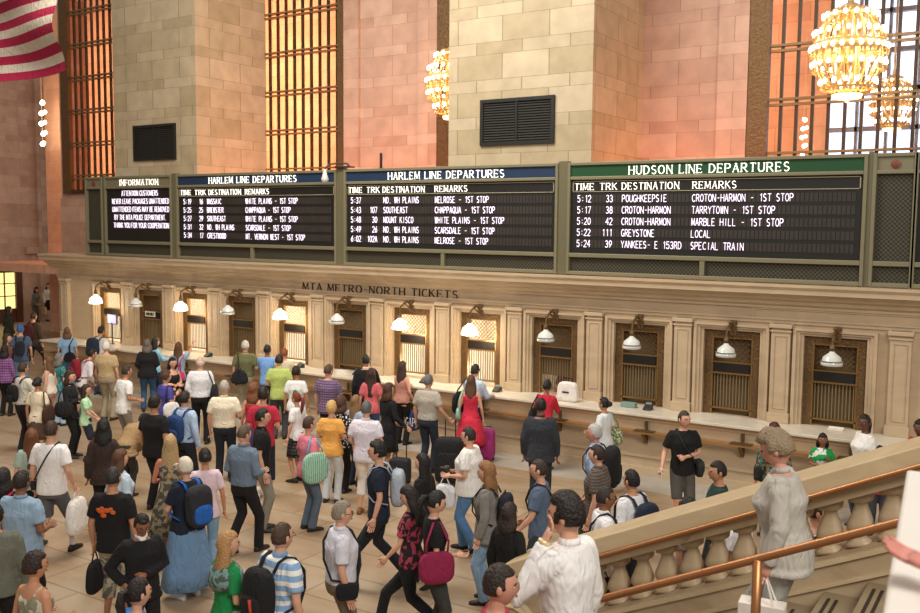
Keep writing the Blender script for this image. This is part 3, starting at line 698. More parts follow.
c2 = copy_tree(ch); c2['label'] = 'gilt chandelier half hidden behind the right stone pier'; c2.location = at(454, 82, Y=17.9)
light('POINT', c2.location, 40, '#ffe2b8', .35)
c3 = copy_tree(ch); c3['label'] = 'blurred chandelier beyond the barred window at the right edge'; c3.location = at(893, 102, Y=21.6); c3.scale = (.72,)*3  # copy behind the glass stands in for a reflected chandelier
def string_lamp(label, loc, s):
    t = thing('bulb_cluster_pendant', label, 'pendant lamp', loc, 0, 'strings of bulb clusters', s)
    MB().tube([(0, 0, -1.0), (0, 0, 5.2)], .02, 5).build('rod', M_gold, t)
    for k in range(5):
        z = -.95+k*.46; MB().blob((.08*sin(k*2), 0, z), (.11, .11, .11), nu=8, nv=6).blob((.16*(1 if k % 2 else .8)*(0 < k < 4), .05, z+.06), (.09, .09, .09), nu=8, nv=6).build('bulb_cluster', M_bulb, t, True)
    return t
string_lamp('vertical string of five bright bulb clusters against the far left wall', at(42, 123, Y=22.0), .85)
string_lamp('small string of pale lights seen through the barred window', at(803, 137, Y=21.9), .42)  # bulbs added in place of a reflection in the glass
# ---- staircase
YS = 8.0; SL = .465; XS = -4.78
def sz(x): return SL*(x-XS)
run = .333; rise = run*SL
M_step = plain('#8a7a60', .55, name='shaded_tread', var=.15, scale=5)  # shading of the steps put into a darker colour
mb = MB(); k = 0; x = XS
while x < 2.0:
    mb.box(x, 2.4, 3.9, YS-.08, max(0, (k-1)*rise-.05), k*rise-.05) if k else None; x += run; k += 1
NS = k
st = mb.build('stairs', M_step); tag(st, 'wide marble staircase rising to the right at the lower right', 'stairs')
mb = MB()
for k in range(1, NS):
    x = XS+k*run
    mb.box(x+.05, x+.075, 3.95, YS-.22, k*rise-.05, k*rise-.046).box(x+.11, x+.135, 3.95, YS-.22, k*rise-.05, k*rise-.046)
mb.build('nosing_strips', plain('#2a2119', .6, name='nosing'), st)
bal = thing('balustrade', 'heavy marble stair balustrade with fat urn balusters and a sloping coping', 'balustrade', (XS, YS, 0))
def slab(mb, x0, x1, y0, y1, za, zb_, mi=0):
    # sheared slab: bottom za, top zb above the pitch line (local x from XS)
    q = [(x0, SL*x0+za), (x1, SL*x1+za), (x1, SL*x1+zb_), (x0, SL*x0+zb_)]
    mb.prism(q, 'Y', y0, y1, mi)
XE = 7.0
mb = MB(); slab(mb, .3, XE, -.12, .42, .80, .965); slab(mb, .3, XE, -.09, .39, .765, .80); mb.build('coping', M_cop, bal, bevel=.012)
mb = MB(); slab(mb, .3, XE, -.02, .32, .67, .765); mb.build('upper_rail', M_booth2, bal)
mb = MB(); mb.prism([(.3, 0), (XE, 0), (XE, SL*XE+.22), (.3, .22+.3*SL)], 'Y', -.07, .37); mb.build('stringer', M_booth2, bal)
mb = MB(); slab(mb, .3, XE, -.10, -.07, .17, .215); slab(mb, .3, XE, -.10, -.07, -.02, .012); mb.build('stringer_moulding', M_cop, bal)
mb = MB().prism([(.3, 0), (.95, 0), (.95, SL*.95+.8), (.30, SL*.3+.8)], 'Y', -.04, .34); mb.build('end_pier', M_booth2, bal)
mb = MB()
vol = [(.34+.28*cos(a)*(1-a/14), -.06, .42+.28*sin(a)*(1-a/14)) for a in [i*.45 for i in range(24)]]
mb.tube(vol, .03, 6); mb.lathe((.34, -.02, .42), [(.34, 0), (.34, .02), (.30, .04), (0, .04)], 20, axis='Y')
mb.lathe((.34, .36, .42), [(.34, -.0), (.34, .38)], 20, axis='Y')
mb.build('scroll', M_cop, bal)
bp = .2352
x = X_(652.7, YS+.1, 575)-XS + bp/2
while x-bp > .98: x -= bp
xb = []
while x < 5.2: xb.append(x); x += bp
bprof = [(.088, 0), (.088, .03), (.060, .045), (.050, .07), (.066, .105), (.092, .155), (.088, .20), (.066, .27), (.047, .33), (.048, .362), (.084, .38), (.088, .41), (.088, .44)]
b0 = None
for x in xb:
    if b0 is None:
        mb = MB(); rs = []
        for r, z in bprof:
            # square base and cap, rounded belly; sheared with the pitch
            rs.append([(r*1.12*math.copysign(abs(cos(a))**.6, cos(a)), r*math.copysign(abs(sin(a))**.6, sin(a)), z + SL*r*cos(a)*1.1*(1 if z < .03 or z > .40 else .5)) for a in [2*pi*i/14 for i in range(14)]])
        mb.rings(rs); b0 = mb.build('baluster', M_booth2, bal, True); o = b0
    else: o = b0.copy(); COL.objects.link(o)
    o.location = (x, .15, SL*x+.225)
# hand rails
def rail(name, lab, pts, r, posts=()):
    t = thing(name, lab, 'handrail', (0, 0, 0))
    MB().tube(pts, r, 10).build('rail', M_brass, t, True)
    for p in posts:
        q = MB().tube([p[0], p[1]], p[2], 8); q.build('post' if p[2] > .02 else 'bracket', M_brass, t, True)
    return t
Yr = YS-.2
pa = at(511, 581.5, Y=Yr); pb = at(920, 466.5, Y=Yr)
d = (pb-pa)/(pb[0]-pa[0]); P1 = lambda x: tuple(pa+d*(x-pa[0]))
rail('wall_handrail', 'brass handrail fixed along the balustrade, behind the woman in grey jacket', [(pa[0]+.25, Yr+.02, pa[2]-.05), (pa[0]+.02, Yr, pa[2]-.01), tuple(pa)] + [P1(pa[0]+.3+i*.8) for i in range(9)], .022,
     [(P1(x), (P1(x)[0], YS-.05, P1(x)[2]-.06), .012) for x in (-3.6, -2.6, -1.6, -.6)])
Yn = 5.68; pa2 = at(560, 609.5, Y=Yn); pb2 = at(905, 521, Y=Yn); d2 = (pb2-pa2)/(pb2[0]-pa2[0]); P2 = lambda x: tuple(pa2+d2*(x-pa2[0]))
xp = X_(757, Yn, 575); ks = floor((xp-XS)/run)
rail('centre_handrail', 'brass centre handrail on a square post in front of the woman in grey jacket', [P2(-4.6+i*.9) for i in range(7)], .026,
     [((x_, Yn, floor((x_-XS)/run)*rise-.05), P2(x_), .03) for x_ in (xp, xp-1.9)])
# near parapet at the right edge
pp = thing('stair_parapet', 'pale out-of-focus marble parapet at the right edge of the picture', 'parapet', (0, 0, 0))
xa, xb_ = -.285, -.385
q = [(-.20, 1.35), (.5, 1.35), (.5, 3.36), (-.375, 3.36)]
MB().prism(q, 'Z', 3.62, 3.70).build('coping', plain('#dcd8cf', .5, name='white_marble', var=.05, scale=4), pp, bevel=.01)
MB().prism([(-.14, 1.4), (.45, 1.4), (.45, 3.3), (-.31, 3.3)], 'Z', 0.0, 3.62).build('wall', M_cop, pp)
# ---- light of the hall
wd = bpy.data.worlds.new('hall'); SC.world = wd; wd.use_nodes = True
bg = wd.node_tree.nodes['Background']; bg.inputs[0].default_value = lin('#fff3e6'); bg.inputs[1].default_value = .29
light('AREA', (-11, 10, 13), 1250, '#fff6ea', 7, (radians(18), 0, radians(6)), 4)       # clerestory light
light('AREA', (5, 0, 12), 1250, '#fff8f0', 6, (Vector((-9, 16.5, 5))-Vector((5, 0, 12))).to_track_quat('-Z', 'Y').to_euler(), 5)  # fill light added to brighten the right-facing sides of the piers
SC.view_settings.view_transform = 'Standard'; SC.view_settings.look = 'None'; SC.view_settings.gamma = 1; SC.view_settings.exposure = .35
SC.view_settings.use_curve_mapping = False
# ------------------------------------------------------------------ people
def remesh(mb, vox, mats, name, parent, sm=3, disp=0.0):
    me = bpy.data.meshes.new(name); me.from_pydata(mb.v, [], mb.f); me.update()
    o = bpy.data.objects.new(name, me); COL.objects.link(o)
    r = o.modifiers.new('r', 'REMESH'); r.mode = 'VOXEL'; r.voxel_size = vox; r.use_smooth_shade = True
    s = o.modifiers.new('s', 'SMOOTH'); s.factor = .5; s.iterations = sm
    dg = bpy.context.evaluated_depsgraph_get(); ev = o.evaluated_get(dg)
    nm = bpy.data.meshes.new_from_object(ev); o.modifiers.clear()
    o.data = nm; bpy.data.meshes.remove(me); nm.name = name
    nm.materials.clear(); nm.materials.append(mats)
    nm.polygons.foreach_set('use_smooth', [True]*len(nm.polygons))
    if parent: o.parent = parent
    return o
def V(*a): return Vector(a)
def ring(c, rx, ry, n=16, p=2.0, M=None):
    e = 2/p; out = []
    for i in range(n):
        a = 2*pi*i/n; q = V(c[0]+rx*math.copysign(abs(cos(a))**e, cos(a)), c[1]+ry*math.copysign(abs(sin(a))**e, sin(a)), c[2])
        out.append(M(q) if M else q)
    return out
ARMS = {  # elbow, wrist relative to person (x outward for the right side), at 1.75 m
 'down': ((.235, -.03, 1.13), (.245, .04, .88)), 'bent': ((.24, -.03, 1.14), (.15, .22, 1.10)), 'counter': ((.24, .12, 1.17), (.14, .40, 1.17)),
 'phone': ((.25, .17, 1.18), (.130, .080, 1.495)), 'cross': ((.235, .02, 1.15), (-.03, .21, 1.13)), 'point': ((.24, .20, 1.50), (.28, .38, 1.70)),
 'out': ((.26, -.02, 1.15), (.33, .16, .97)), 'back': ((.235, -.12, 1.15), (.25, -.14, .90)), 'fwd': ((.23, .06, 1.14), (.22, .22, .96)),
 'bag': ((.25, -.05, 1.14), (.24, .10, .92)), 'strap': ((.25, -.02, 1.13), (.12, .17, 1.28)), 'low': ((.24, .06, 1.14), (.10, .24, .98)), 'hip': ((.33, -.10, 1.16), (.20, .02, 1.0)),
}
def head_r(d, face=True):
    x, y, z = d
    r = 1.0
    px, py, pz = x*.074, y*.094, z*.118
    if y > 0:
        # jaw narrowing
        pass
    if z < -.1: k = (-z-.1); px *= 1-.28*k; py *= 1-.10*k
    if y < 0 and z < -.35: py *= 1-.35*(-z-.35)/.65
    if face and y > .3:
        # nose
        g = math.exp(-((x/.16)**2)); h = math.exp(-((z+.18)/.20)**2) if z < -.18 else math.exp(-((z+.18)/.42)**2)
        py += .019*g*h
        # brow, eye hollows, lips, chin
        py += .006*math.exp(-((z-.16)/.10)**2)*math.exp(-(x/.6)**2)
        for sx in (-.36, .36): py -= .012*math.exp(-((x-sx)/.18)**2-((z-.0)/.13)**2)
        py += .007*math.exp(-((z+.50)/.09)**2)*math.exp(-(x/.28)**2)
        py += .010*math.exp(-((z+.86)/.12)**2)*math.exp(-(x/.4)**2)
    return V(px, py, pz)
def dirs(nu, nv):
    for k in range(nv+1):
        a = -pi/2+pi*k/nv; a = max(-pi/2+.06, min(pi/2-.06, a))
        yield [(cos(a)*cos(2*pi*j/nu), cos(a)*sin(2*pi*j/nu), sin(a)) for j in range(nu)]
def hand(mb, w, d, side, palm, curl=.5, mi=0, s=1.0, detail=True):
    """palm grows from wrist w along d; `palm` is the palm facing direction"""
    d = d.normalized(); pn = (palm - d*palm.dot(d)); pn = pn.normalized() if pn.length > 1e-4 else d.orthogonal().normalized()
    ax = d.cross(pn).normalized()*side      # towards thumb
    rs = []
    for t, hw, th in ((-.02, .026, .021), (.02, .033, .017), (.055, .041, .015), (.085, .041, .012)):
        c = w + d*t*s
        rs.append([c + ax*(cos(2*pi*i/8)*hw*s) + pn*(sin(2*pi*i/8)*th*s) for i in range(8)])
    mb.rings(rs, mi)
    for k, (o, L) in enumerate(((.031, .070), (.011, .079), (-.010, .073), (-.030, .057))):
        p = w + (d*.078 + ax*o)*s; dd = d.copy(); pts = [p]
        for seg, f in ((.45, .5), (.32, 1.0), (.28, 1.2)):
            dd = (Matrix.Rotation(-curl*f*.75*side, 3, ax) @ dd); 
            pts.append(pts[-1] + dd*L*seg*s)
        mb.tube(pts, [.0098*s, .0088*s, .008*s, .006*s], 6, mi)
    p = w + (d*.02 + ax*.026)*s; dd = (d*.75 + ax*.62 + pn*.25).normalized(); q = p + dd*.038*s; d3 = (d*.95 + ax*.15 + pn*.3).normalized()
    mb.tube([p - dd*.01*s, q, q + d3*.028*s, q + d3*.05*s], [.014*s, .012*s, .010*s, .007*s], 6, mi)
NP = [0]
def person(label, h, skin, hair, top, bottom, arms=('down', 'down'), stride=0, lean=0, head=(0, 0), w=1.0, sex='m', shoe='#2a241f', vox=.017, loc=(0, 0, 0), rz=0, glasses=False, armpos=None, curl=.6, socks=None, group='people in the hall', detail=True, belt=None, z0=0, foot=0):
    s = h/1.75
    t = thing('person', label, 'person', loc, rz, group, s)
    F_ = sex == 'f'
    sw = (.155 if F_ else .176)*(.5+.5*w); 
    tz = 0.0
    def UP(q):  # lean of the upper body about the hips
        if not lean or q.z < .9: return q
        f = min(1, (q.z-.9)/.12); a = radians(lean)*f; dz = q.z-.92
        return V(q.x, q.y*cos(a)+dz*sin(a), .92+dz*cos(a)-q.y*sin(a)*1.0)
    drop = .0 if not stride else .35*stride*stride*.5
    # torso rings (z, rx, ry, cy)
    if F_: T = [(.84, .10, .09, 0), (.90, .172, .115, -.01), (.97, .165, .112, -.01), (1.08, .128, .092, 0), (1.18, .135, .10, .01), (1.28, .150, .122, .02), (1.36, .155, .10, .005), (1.42, .145, .080, -.005), (1.46, .085, .062, -.01), (1.49, .052, .052, -.005)]
    else: T = [(.84, .10, .09, 0), (.90, .160, .115, 0), (.98, .158, .112, 0), (1.08, .148, .105, .005), (1.2, .162, .115, .01), (1.31, .180, .122, .01), (1.39, .178, .100, 0), (1.44, .160, .080, -.005), (1.47, .10, .068, -.01), (1.50, .058, .058, -.005)]
    def torso(mb, off, za, zb_, ww=w, fl=0.0, p=2.3):
        zs = [q for q in T if za < q[0] < zb_]
        def itp(z):
            for a, b in zip(T[:-1], T[1:]):
                if a[0] <= z <= b[0]:
                    f = (z-a[0])/(b[0]-a[0]); return tuple(a[i]+(b[i]-a[i])*f for i in range(4))
            return T[-1] if z > T[-1][0] else T[0]
        zs = [itp(za)] + zs + [itp(zb_)]
        zs[0] = (za,)+tuple(zs[0][1:]); 
        if za < .9: zs[0] = (za, T[1][1], T[1][2], T[1][3])
        rs = []
        for z, rx, ry, cy in zs:
            k = ww if z < 1.36 else 1+(ww-1)*.4
            ex = off + (fl*max(0, (1.1-z)) if fl else 0)
            rs.append(ring((0, cy+(.02*(ww-1) if z < 1.25 else 0), z), rx*k+ex, ry*(k if k <= 1 else k*1.08)+ex, 18, p, UP))
        mb.rings(rs)
    # legs
    hipx = .088*(.6+.4*w); L1, L2 = .42, .42
    legs = []
    for sd, sg in ((1, 1), (-1, -1)):
        fy = sg*stride*.5*(1 if foot == 0 else foot); az = .085 + (.05+.10*stride if fy < -.01 and stride > .2 else 0)
        hip = V(sd*hipx, 0, .90-drop); an = V(sd*(hipx+.012), fy, az)
        dv = an-hip; ln = dv.length; k2 = max(0.0, L1*L1-(ln/2)**2)**.5 if ln < .84 else 0
        kn = hip+dv*.5+V(0, 1, 0)*min(k2, .16)+V(0, .012, 0)
        legs.append((hip, kn, an, fy, az))
    # arms
    AR = []
    for i, (sd, a) in enumerate(((-1, arms[0]), (1, arms[1]))):
        sh = UP(V(sd*(sw-.012), -.005, 1.405))
        if armpos and armpos[i]: e, wv = armpos[i]
        else: e, wv = ARMS[a]
        e = V(sd*(e[0]*(.45+.55*sw/.18) + .03*(w-1)), e[1], e[2]); wv = V(sd*(wv[0] + .05*(w-1)), wv[1]+(.03*(w-1) if wv[1] > .1 else 0), wv[2])
        if lean and a not in ('down',): e, wv = UP(e), UP(wv)
        elif lean: dd = sh-V(sd*(sw-.012), -.005, 1.405); e += dd; wv += dd
        AR.append((sd, sh, e, wv))
    # ---- body
    kind0 = top[0]
    mb = MB(); torso(mb, -.022 if kind0 not in ('tank', 'strapdress') else -.008, .84, 1.40); torso(mb, -.004, 1.36, 1.47)
    mb.tube([UP(V(0, -.012, 1.40)), UP(V(0, -.002, 1.48)), UP(V(0, .012, 1.575))], [.064, .054 if not F_ else .047, .05 if not F_ else .045], 12)
    for sd, sh, e, wv in AR:
        k = .9 if F_ else 1.0; k *= (.7+.3*w)
        mb.tube([UP(V(sd*.09, -.005, 1.39)), sh, sh+(e-sh)*.12, sh+(e-sh)*.5, e, e+(wv-e)*.3, e+(wv-e)*.75, wv], [.055, .054*k, .052*k, .045*k, .037*k, .038*k, .029*k, .025*k], 10)
    for hip, kn, an, fy, az in legs:
        k = .7+.3*w
        mb.tube([hip+V(0, 0, .03), hip+(kn-hip)*.2, hip+(kn-hip)*.6, kn, kn+(an-kn)*.3, kn+(an-kn)*.75, an], [.088*k, .085*k, .068*k, .052*k, .054*k, .038*k, .034*k], 10)
    body = remesh(mb, max(vox, .016), skinmat(skin), 'body', t, 3)
    # head, hands joined into the same mesh
    hb = MB(); hc = UP(V(0, .02, 1.632)); hy, hp = radians(head[0]), radians(head[1]+lean*.4)
    HM = Matrix.Translation(hc) @ Matrix.Rotation(-hy, 4, 'Z') @ Matrix.Rotation(-hp, 4, 'X') @ Matrix.Scale(1.06, 4)
    nu, nv = (28, 22) if detail else (16, 12)
    rs = [[HM @ head_r(d) for d in row] for row in dirs(nu, nv)]
    hb.rings(rs, 0)
    for sx in (-1, 1):
        eb = MB().blob((sx*.073, -.004, -.006), (.012, .020, .030), nu=8, nv=6); eb.xf(HM); hb.add(eb.v, eb.f, 0)
        if True:
            eb = MB().blob((sx*.030, .079, .003), (.0115, .008, .006), nu=8, nv=6); eb.xf(HM); hb.add(eb.v, eb.f, 1)
            eb = MB().blob((sx*.030, .0835, .003), (.0065, .0055, .006), nu=6, nv=4); eb.xf(HM); hb.add(eb.v, eb.f, 2)
            eb = MB().tube([(sx*.015, .0935, .020), (sx*.031, .091, .025), (sx*.046, .079, .019)], .0038, 5); eb.xf(HM); hb.add(eb.v, eb.f, 2)
    eb = MB().tube([(-.021, .086, -.060), (0, .0955, -.058), (.021, .086, -.060)], [.003, .006, .003], 6); eb.xf(HM); hb.add(eb.v, eb.f, 3)
    for i, (sd, sh, e, wv) in enumerate(AR):
        a = arms[i]; dv = (wv-e).normalized()
        pal = V(-sd, 0, 0) if a in ('down', 'back', 'bag', 'out', 'fwd') else (V(-sd*.7, -.6, .2) if a == 'phone' else V(0, 0, -1) if a == 'counter' else V(-sd*.3, -.6, -.5))
        ks = .92 if F_ else 1
        # side sign so that the thumb points forward / up
        dd = dv; pn = pal-dd*pal.dot(dd); thumb = dd.cross(pn); sgn = 1 if thumb.dot(V(-sd*.2, .8, .6)) > 0 else -1
        hand(hb, wv, dv, sgn, pal, curl if a not in ('bag', 'out') else 1.5, 0, ks)
    me = bpy.data.meshes.new('h'); me.from_pydata(hb.v, [], hb.f); me.polygons.foreach_set('material_index', hb.m); me.polygons.foreach_set('use_smooth', [True]*len(me.polygons))
    bb = body.data
    import bmesh
    bm = bmesh.new(); bm.from_mesh(bb); bm.from_mesh(me); bm.to_mesh(bb); bm.free(); bpy.data.meshes.remove(me)
    for c in (plain('#e8e0d8', .3, name='eye_white'), plain('#2b1c14', .3, name='iris'), plain('#9a5548', .5, name='lips')): bb.materials.append(c)
    # ---- hair
    st, hcol = hair; hm = hairmat(hcol)
    hb = MB(); sd_ = random.random()*50
    if st != 'none':
        Lb = {'long': 2.7, 'vlong': 3.6, 'bob': 1.45, 'curly': 1.1, 'curlylong': 1.9}.get(st, 1.0)
        thick = {'short': 1.09, 'buzz': 1.045, 'bald': 1.04, 'long': 1.15, 'vlong': 1.16, 'bob': 1.2, 'curly': 1.36, 'curlylong': 1.28, 'bun': 1.09, 'pony': 1.10, 'full': 1.19, 'cap': 1.10, 'wave': 1.30, 'thick': 1.17}.get(st, 1.1)
        rs = []
        for row in dirs(26, 20):
            rr = []
            for x, y, z in row:
                p = head_r((x, y, z), False)
                line = .42 - .30*z if st not in ('bald',) else -.05
                lowback = -.42 if st in ('short', 'buzz', 'bun', 'pony', 'full', 'cap', 'bald', 'thick', 'wave') else -2
                face = (y > .30 and z < .52) or (y > .0 and z < -.12 and Lb == 1.0) or (z < lowback) or (abs(x) > .8 and z < -.0 and Lb == 1.0 and y > -.15)
                if st == 'bald': face = face or z > .45
                if st in ('long', 'vlong', 'bob', 'curlylong') and y > .22 and z < .45: face = True
                k = .90 if face else thick*(1+.05*mnoise.noise(V(x*3+sd_, y*3, z*3))+(.13*mnoise.noise(V(x*6+sd_, y*6, z*6)) if st in ('curly', 'curlylong', 'wave', 'full') else .03*mnoise.noise(V(x*8+sd_, y*8, z*8))))
                q = p*k
                if Lb > 1.0 and z < -.05 and not face:
                    tt = min(1, (-z-.05)/.95); ang = atan2(y, x); wd = (.092+.018*math.sin(tt*2.2))*thick/1.12*(1-.25*tt**4)*(1+.10*mnoise.noise(V(cos(ang)*7+sd_, sin(ang)*7, tt*1.5)))
                    q = V(cos(ang)*wd, -.012+sin(ang)*wd*.75-(.045*tt), -.006-tt*.118*Lb*(1+.08*mnoise.noise(V(x*5+sd_, y*5, 0)))) if tt < .995 else V(cos(ang)*.02, -.07, -.118*Lb)
                elif Lb > 1.0 and face and z < -.4: q = V(p.x*.8, p.y*.5-.02, p.z*.8)
                rr.append(HM @ q)
            rs.append(rr)
        hb.rings(rs)
        if st == 'bun': b = MB().blob((0, -.125, .02), (.045, .04, .045)); b.xf(HM); hb.add(b.v, b.f)
        if st == 'pony': b = MB().tube([(0, -.09, .04), (0, -.14, .03), (0, -.155, -.06), (0, -.13, -.19), (0, -.115, -.27)], [.02, .032, .038, .03, .008], 9); b.xf(HM); hb.add(b.v, b.f)
        ho = hb.build('hair' if st != 'cap' else 'cap', hm if st != 'cap' else fabric(hcol), t, True)
        if st == 'cap':
            b = MB().rings([[(x*.07, .075+k*.055+.02*(1-x*x), .035-k*.012+dz) for x in [-1, -.5, 0, .5, 1]] + [(x*.07, .075+k*.055+.02*(1-x*x), .027-k*.012+dz) for x in [1, .5, 0, -.5, -1]] for k, dz in ((0, 0), (1, 0))]); b.xf(HM); b.build('cap_peak', fabric(hcol), ho)
    if glasses:
        b = MB()
        for sx in (-1, 1):
            b.tube([(sx*.031+.02*cos(a), .099, .003+.015*sin(a)) for a in [i*pi/5 for i in range(10)]], .0022, 4, closed=True); b.tube([(sx*.052, .096, .006), (sx*.074, .02, .006)], .0022, 4)
        b.tube([(-.011, .099, .005), (.011, .099, .005)], .0022, 4); b.xf(HM); b.build('glasses', plain('#1c1a18', .3, name='spectacle_frame'), t)
    # ---- top
    kind, col = top[0], top[1]; pat = top[2] if len(top) > 2 else None
    fm = fabric(col, pat)
    hem = {'tee': .84, 'tucked': .955, 'long': .84, 'longtucked': .955, 'tank': .90, 'jacket': .80, 'coat': .62, 'dress': .92, 'strapdress': .92}[kind]
    off = .012 if kind not in ('jacket', 'coat') else .024
    mb = MB(); 
    if hem < .84:
        rs = [ring((0, 0, z), (.17+off+.02)*w*(1 if z > .7 else .98), (.125+off)*w, 18, 2.4) for z in ((hem, .72, .84) if hem < .72 else (hem, .84))]
        tb = MB(); torso(tb, off, .86, 1.46 if True else 0); mb.rings(rs+[]); mb.add(tb.v, tb.f)
        mb.rings([ring((0, 0, .82), (.165+off)*w, (.12+off)*w, 18, 2.4), ring((0, 0, .9), (.165+off)*w, (.12+off)*w, 18, 2.4)])
    else:
        top_z = 1.475 if kind not in ('tank', 'strapdress') else 1.36
        torso(mb, off, hem, top_z, fl=.0 if 'tucked' in kind else .03)
    sl = {'tee': .62, 'tucked': .66, 'tank': 0, 'dress': .45, 'strapdress': 0}.get(kind, 9)
    for sd, sh, e, wv in AR:
        k = (.9 if F_ else 1.0)*(.7+.3*w); o2 = .016 if kind not in ('jacket', 'coat') else .024
        st0 = UP(V(sd*.08, -.005, 1.40))
        if sl == 9: mb.tube([st0, sh+V(0, 0, .003), sh+(e-sh)*.12, sh+(e-sh)*.5, e, e+(wv-e)*.35, e+(wv-e)*.97], [.058+o2*.6, .056*k+o2, .055*k+o2, .047*k+o2, .040*k+o2*1.1, .038*k+o2, .027*k+o2], 12)
        elif sl: mb.tube([st0, sh+V(0, 0, .003), sh+(e-sh)*.15, sh+(e-sh)*.45, sh+(e-sh)*min(sl*1.15, .95)], [.058+o2*.6, .056*k+o2, .056*k+o2*1.1, .052*k+o2*1.2, .050*k+o2*1.3], 12)
        else: mb.tube([UP(V(sd*.085, .085 if True else 0, 1.33)), UP(V(sd*.095, .045, 1.44)), UP(V(sd*.092, -.02, 1.452)), UP(V(sd*.08, -.085, 1.38)), UP(V(sd*.075, -.10, 1.30))], .017, 8)
    nm = {'tee': 'shirt', 'tucked': 'shirt', 'long': 'shirt', 'longtucked': 'shirt', 'tank': 'tank_top', 'jacket': 'jacket', 'coat': 'coat', 'dress': 'dress_top', 'strapdress': 'dress_top'}[kind]
    sho = remesh(mb, vox, fm, nm, t, 2)
    if kind in ('tucked', 'longtucked', 'tee', 'long') and len(top) > 3 or kind == 'jacket':     # collar
        ccol = top[3] if len(top) > 3 else '#e6e4e0'
        cb = MB(); n = 16
        cb.rings([[UP(V(.066*cos(a), -.004+.062*sin(a)+(.012 if sin(a) > .8 else 0), zz-(.03 if sin(a) > .75 else 0))) for a in [2*pi*i/n for i in range(n)]] for zz in (1.475, 1.51)], 0)
        cb.build('collar', fabric(ccol), sho, True)
    # ---- bottom
    bk, bcol = bottom[0], bottom[1]; bpat = bottom[2] if len(bottom) > 2 else None; bm_ = fabric(bcol, bpat)
    if bk in ('pants', 'shorts', 'capri', 'wide'):
        mb = MB(); end = {'pants': .97, 'wide': .97, 'shorts': .02, 'capri': .55}[bk]
        mb.rings([ring((0, 0, z-drop), rx*w, ry*w, 18, 2.3) for z, rx, ry in ((.84, .155, .112), (.90, .180 if F_ else .168, .124), (.98, .172 if F_ else .166, .122), (1.02, .158 if F_ else .160, .116))])
        ex = .014 if bk != 'wide' else .022; k = .7+.3*w
        for hip, kn, an, fy, az in legs:
            hp_ = hip+V(0, 0, .02)
            if bk == 'shorts': mb.tube([hp_, hip+(kn-hip)*.35, kn-(kn-hip)*.02], [.095*k, .092*k, .080*k], 12)
            else:
                pts = [hp_, hip+(kn-hip)*.3, hip+(kn-hip)*.7, kn]; rr = [.094*k, .090*k, .075*k, .066*k+ex*.3]
                if end > .6: pts += [kn+(an-kn)*.5, an+V(0, -.005, -.035)]; rr += [.060*k+ex*.3, .054+ex]
                else: pts += [kn+(an-kn)*end]; rr += [.060*k+ex]
                mb.tube(pts, rr, 12)
        remesh(mb, vox, bm_, {'pants': 'trousers', 'wide': 'trousers', 'shorts': 'shorts', 'capri': 'trousers'}[bk], t, 2)
    else:
        zb_ = {'skirt': .52, 'longskirt': .16, 'dressskirt': .42}[bk]
        mb = MB(); rs = []
        for i, f in enumerate([0, .25, .5, .75, 1, 1.001]):
            z = .995-(.995-zb_)*min(f, 1); fl_ = {'skirt': .05, 'longskirt': .10, 'dressskirt': .13}[bk]
            rr = ring((0, stride*.0, z), (.165+.018*min(1, f*3)+fl_*f)*w if f <= 1 else .03, (.118+.014+fl_*f*.9+stride*.25*f)*w if f <= 1 else .03, 36, 2.1)
            if 0 < f <= 1: rr = [V(q.x*(1+.05*f*sin(i2*2*pi/6)), q.y*(1+.05*f*sin(i2*2*pi/6)), q.z) for i2, q in enumerate(rr)]
            rs.append(rr)
        mb.rings(rs); mb.build('skirt', bm_, t, True)
    # ---- shoes
    if not NP[0]: pass
    for i, (hip, kn, an, fy, az) in enumerate(legs):
        mb = MB(); lift = az-.085; yaw_ = (.12 if i == 0 else -.12); rs = []
        for y, hw, ht in ((-.075, .024, .06), (-.06, .034, .085), (-.01, .040, .10), (.05, .042, .075), (.11, .048, .055), (.16, .042, .045), (.19, .022, .03)):
            r_ = []
            for q in range(10):
                a = 2*pi*q/10; x = hw*cos(a); z = max(.0, .3*ht+.7*ht*sin(a)) if sin(a) > -.3 else 0
                pt = V(x, y, z)
                if lift > .02: pt = Matrix.Rotation(-.45, 3, 'X') @ (pt-V(0, .12, 0)) + V(0, .12, 0); 
                r_.append(V(an.x, fy, 0)+Matrix.Rotation(-yaw_, 3, 'Z') @ pt)
            rs.append(r_)
        sm_ = plain(shoe, .5, name='shoe'); mb.rings(rs).build('shoe', sm_, t, True)
        if socks: MB().tube([an+V(0, 0, .10), an+V(0, 0, .0)], [.040, .041], 10).build('sock', fabric(socks), t, True)
    t['_k'] = 0; del t['_k']
    return dict(t=t, loc=loc, rz=rz, s=s, AR=AR, UP=UP, w=w, hc=hc)
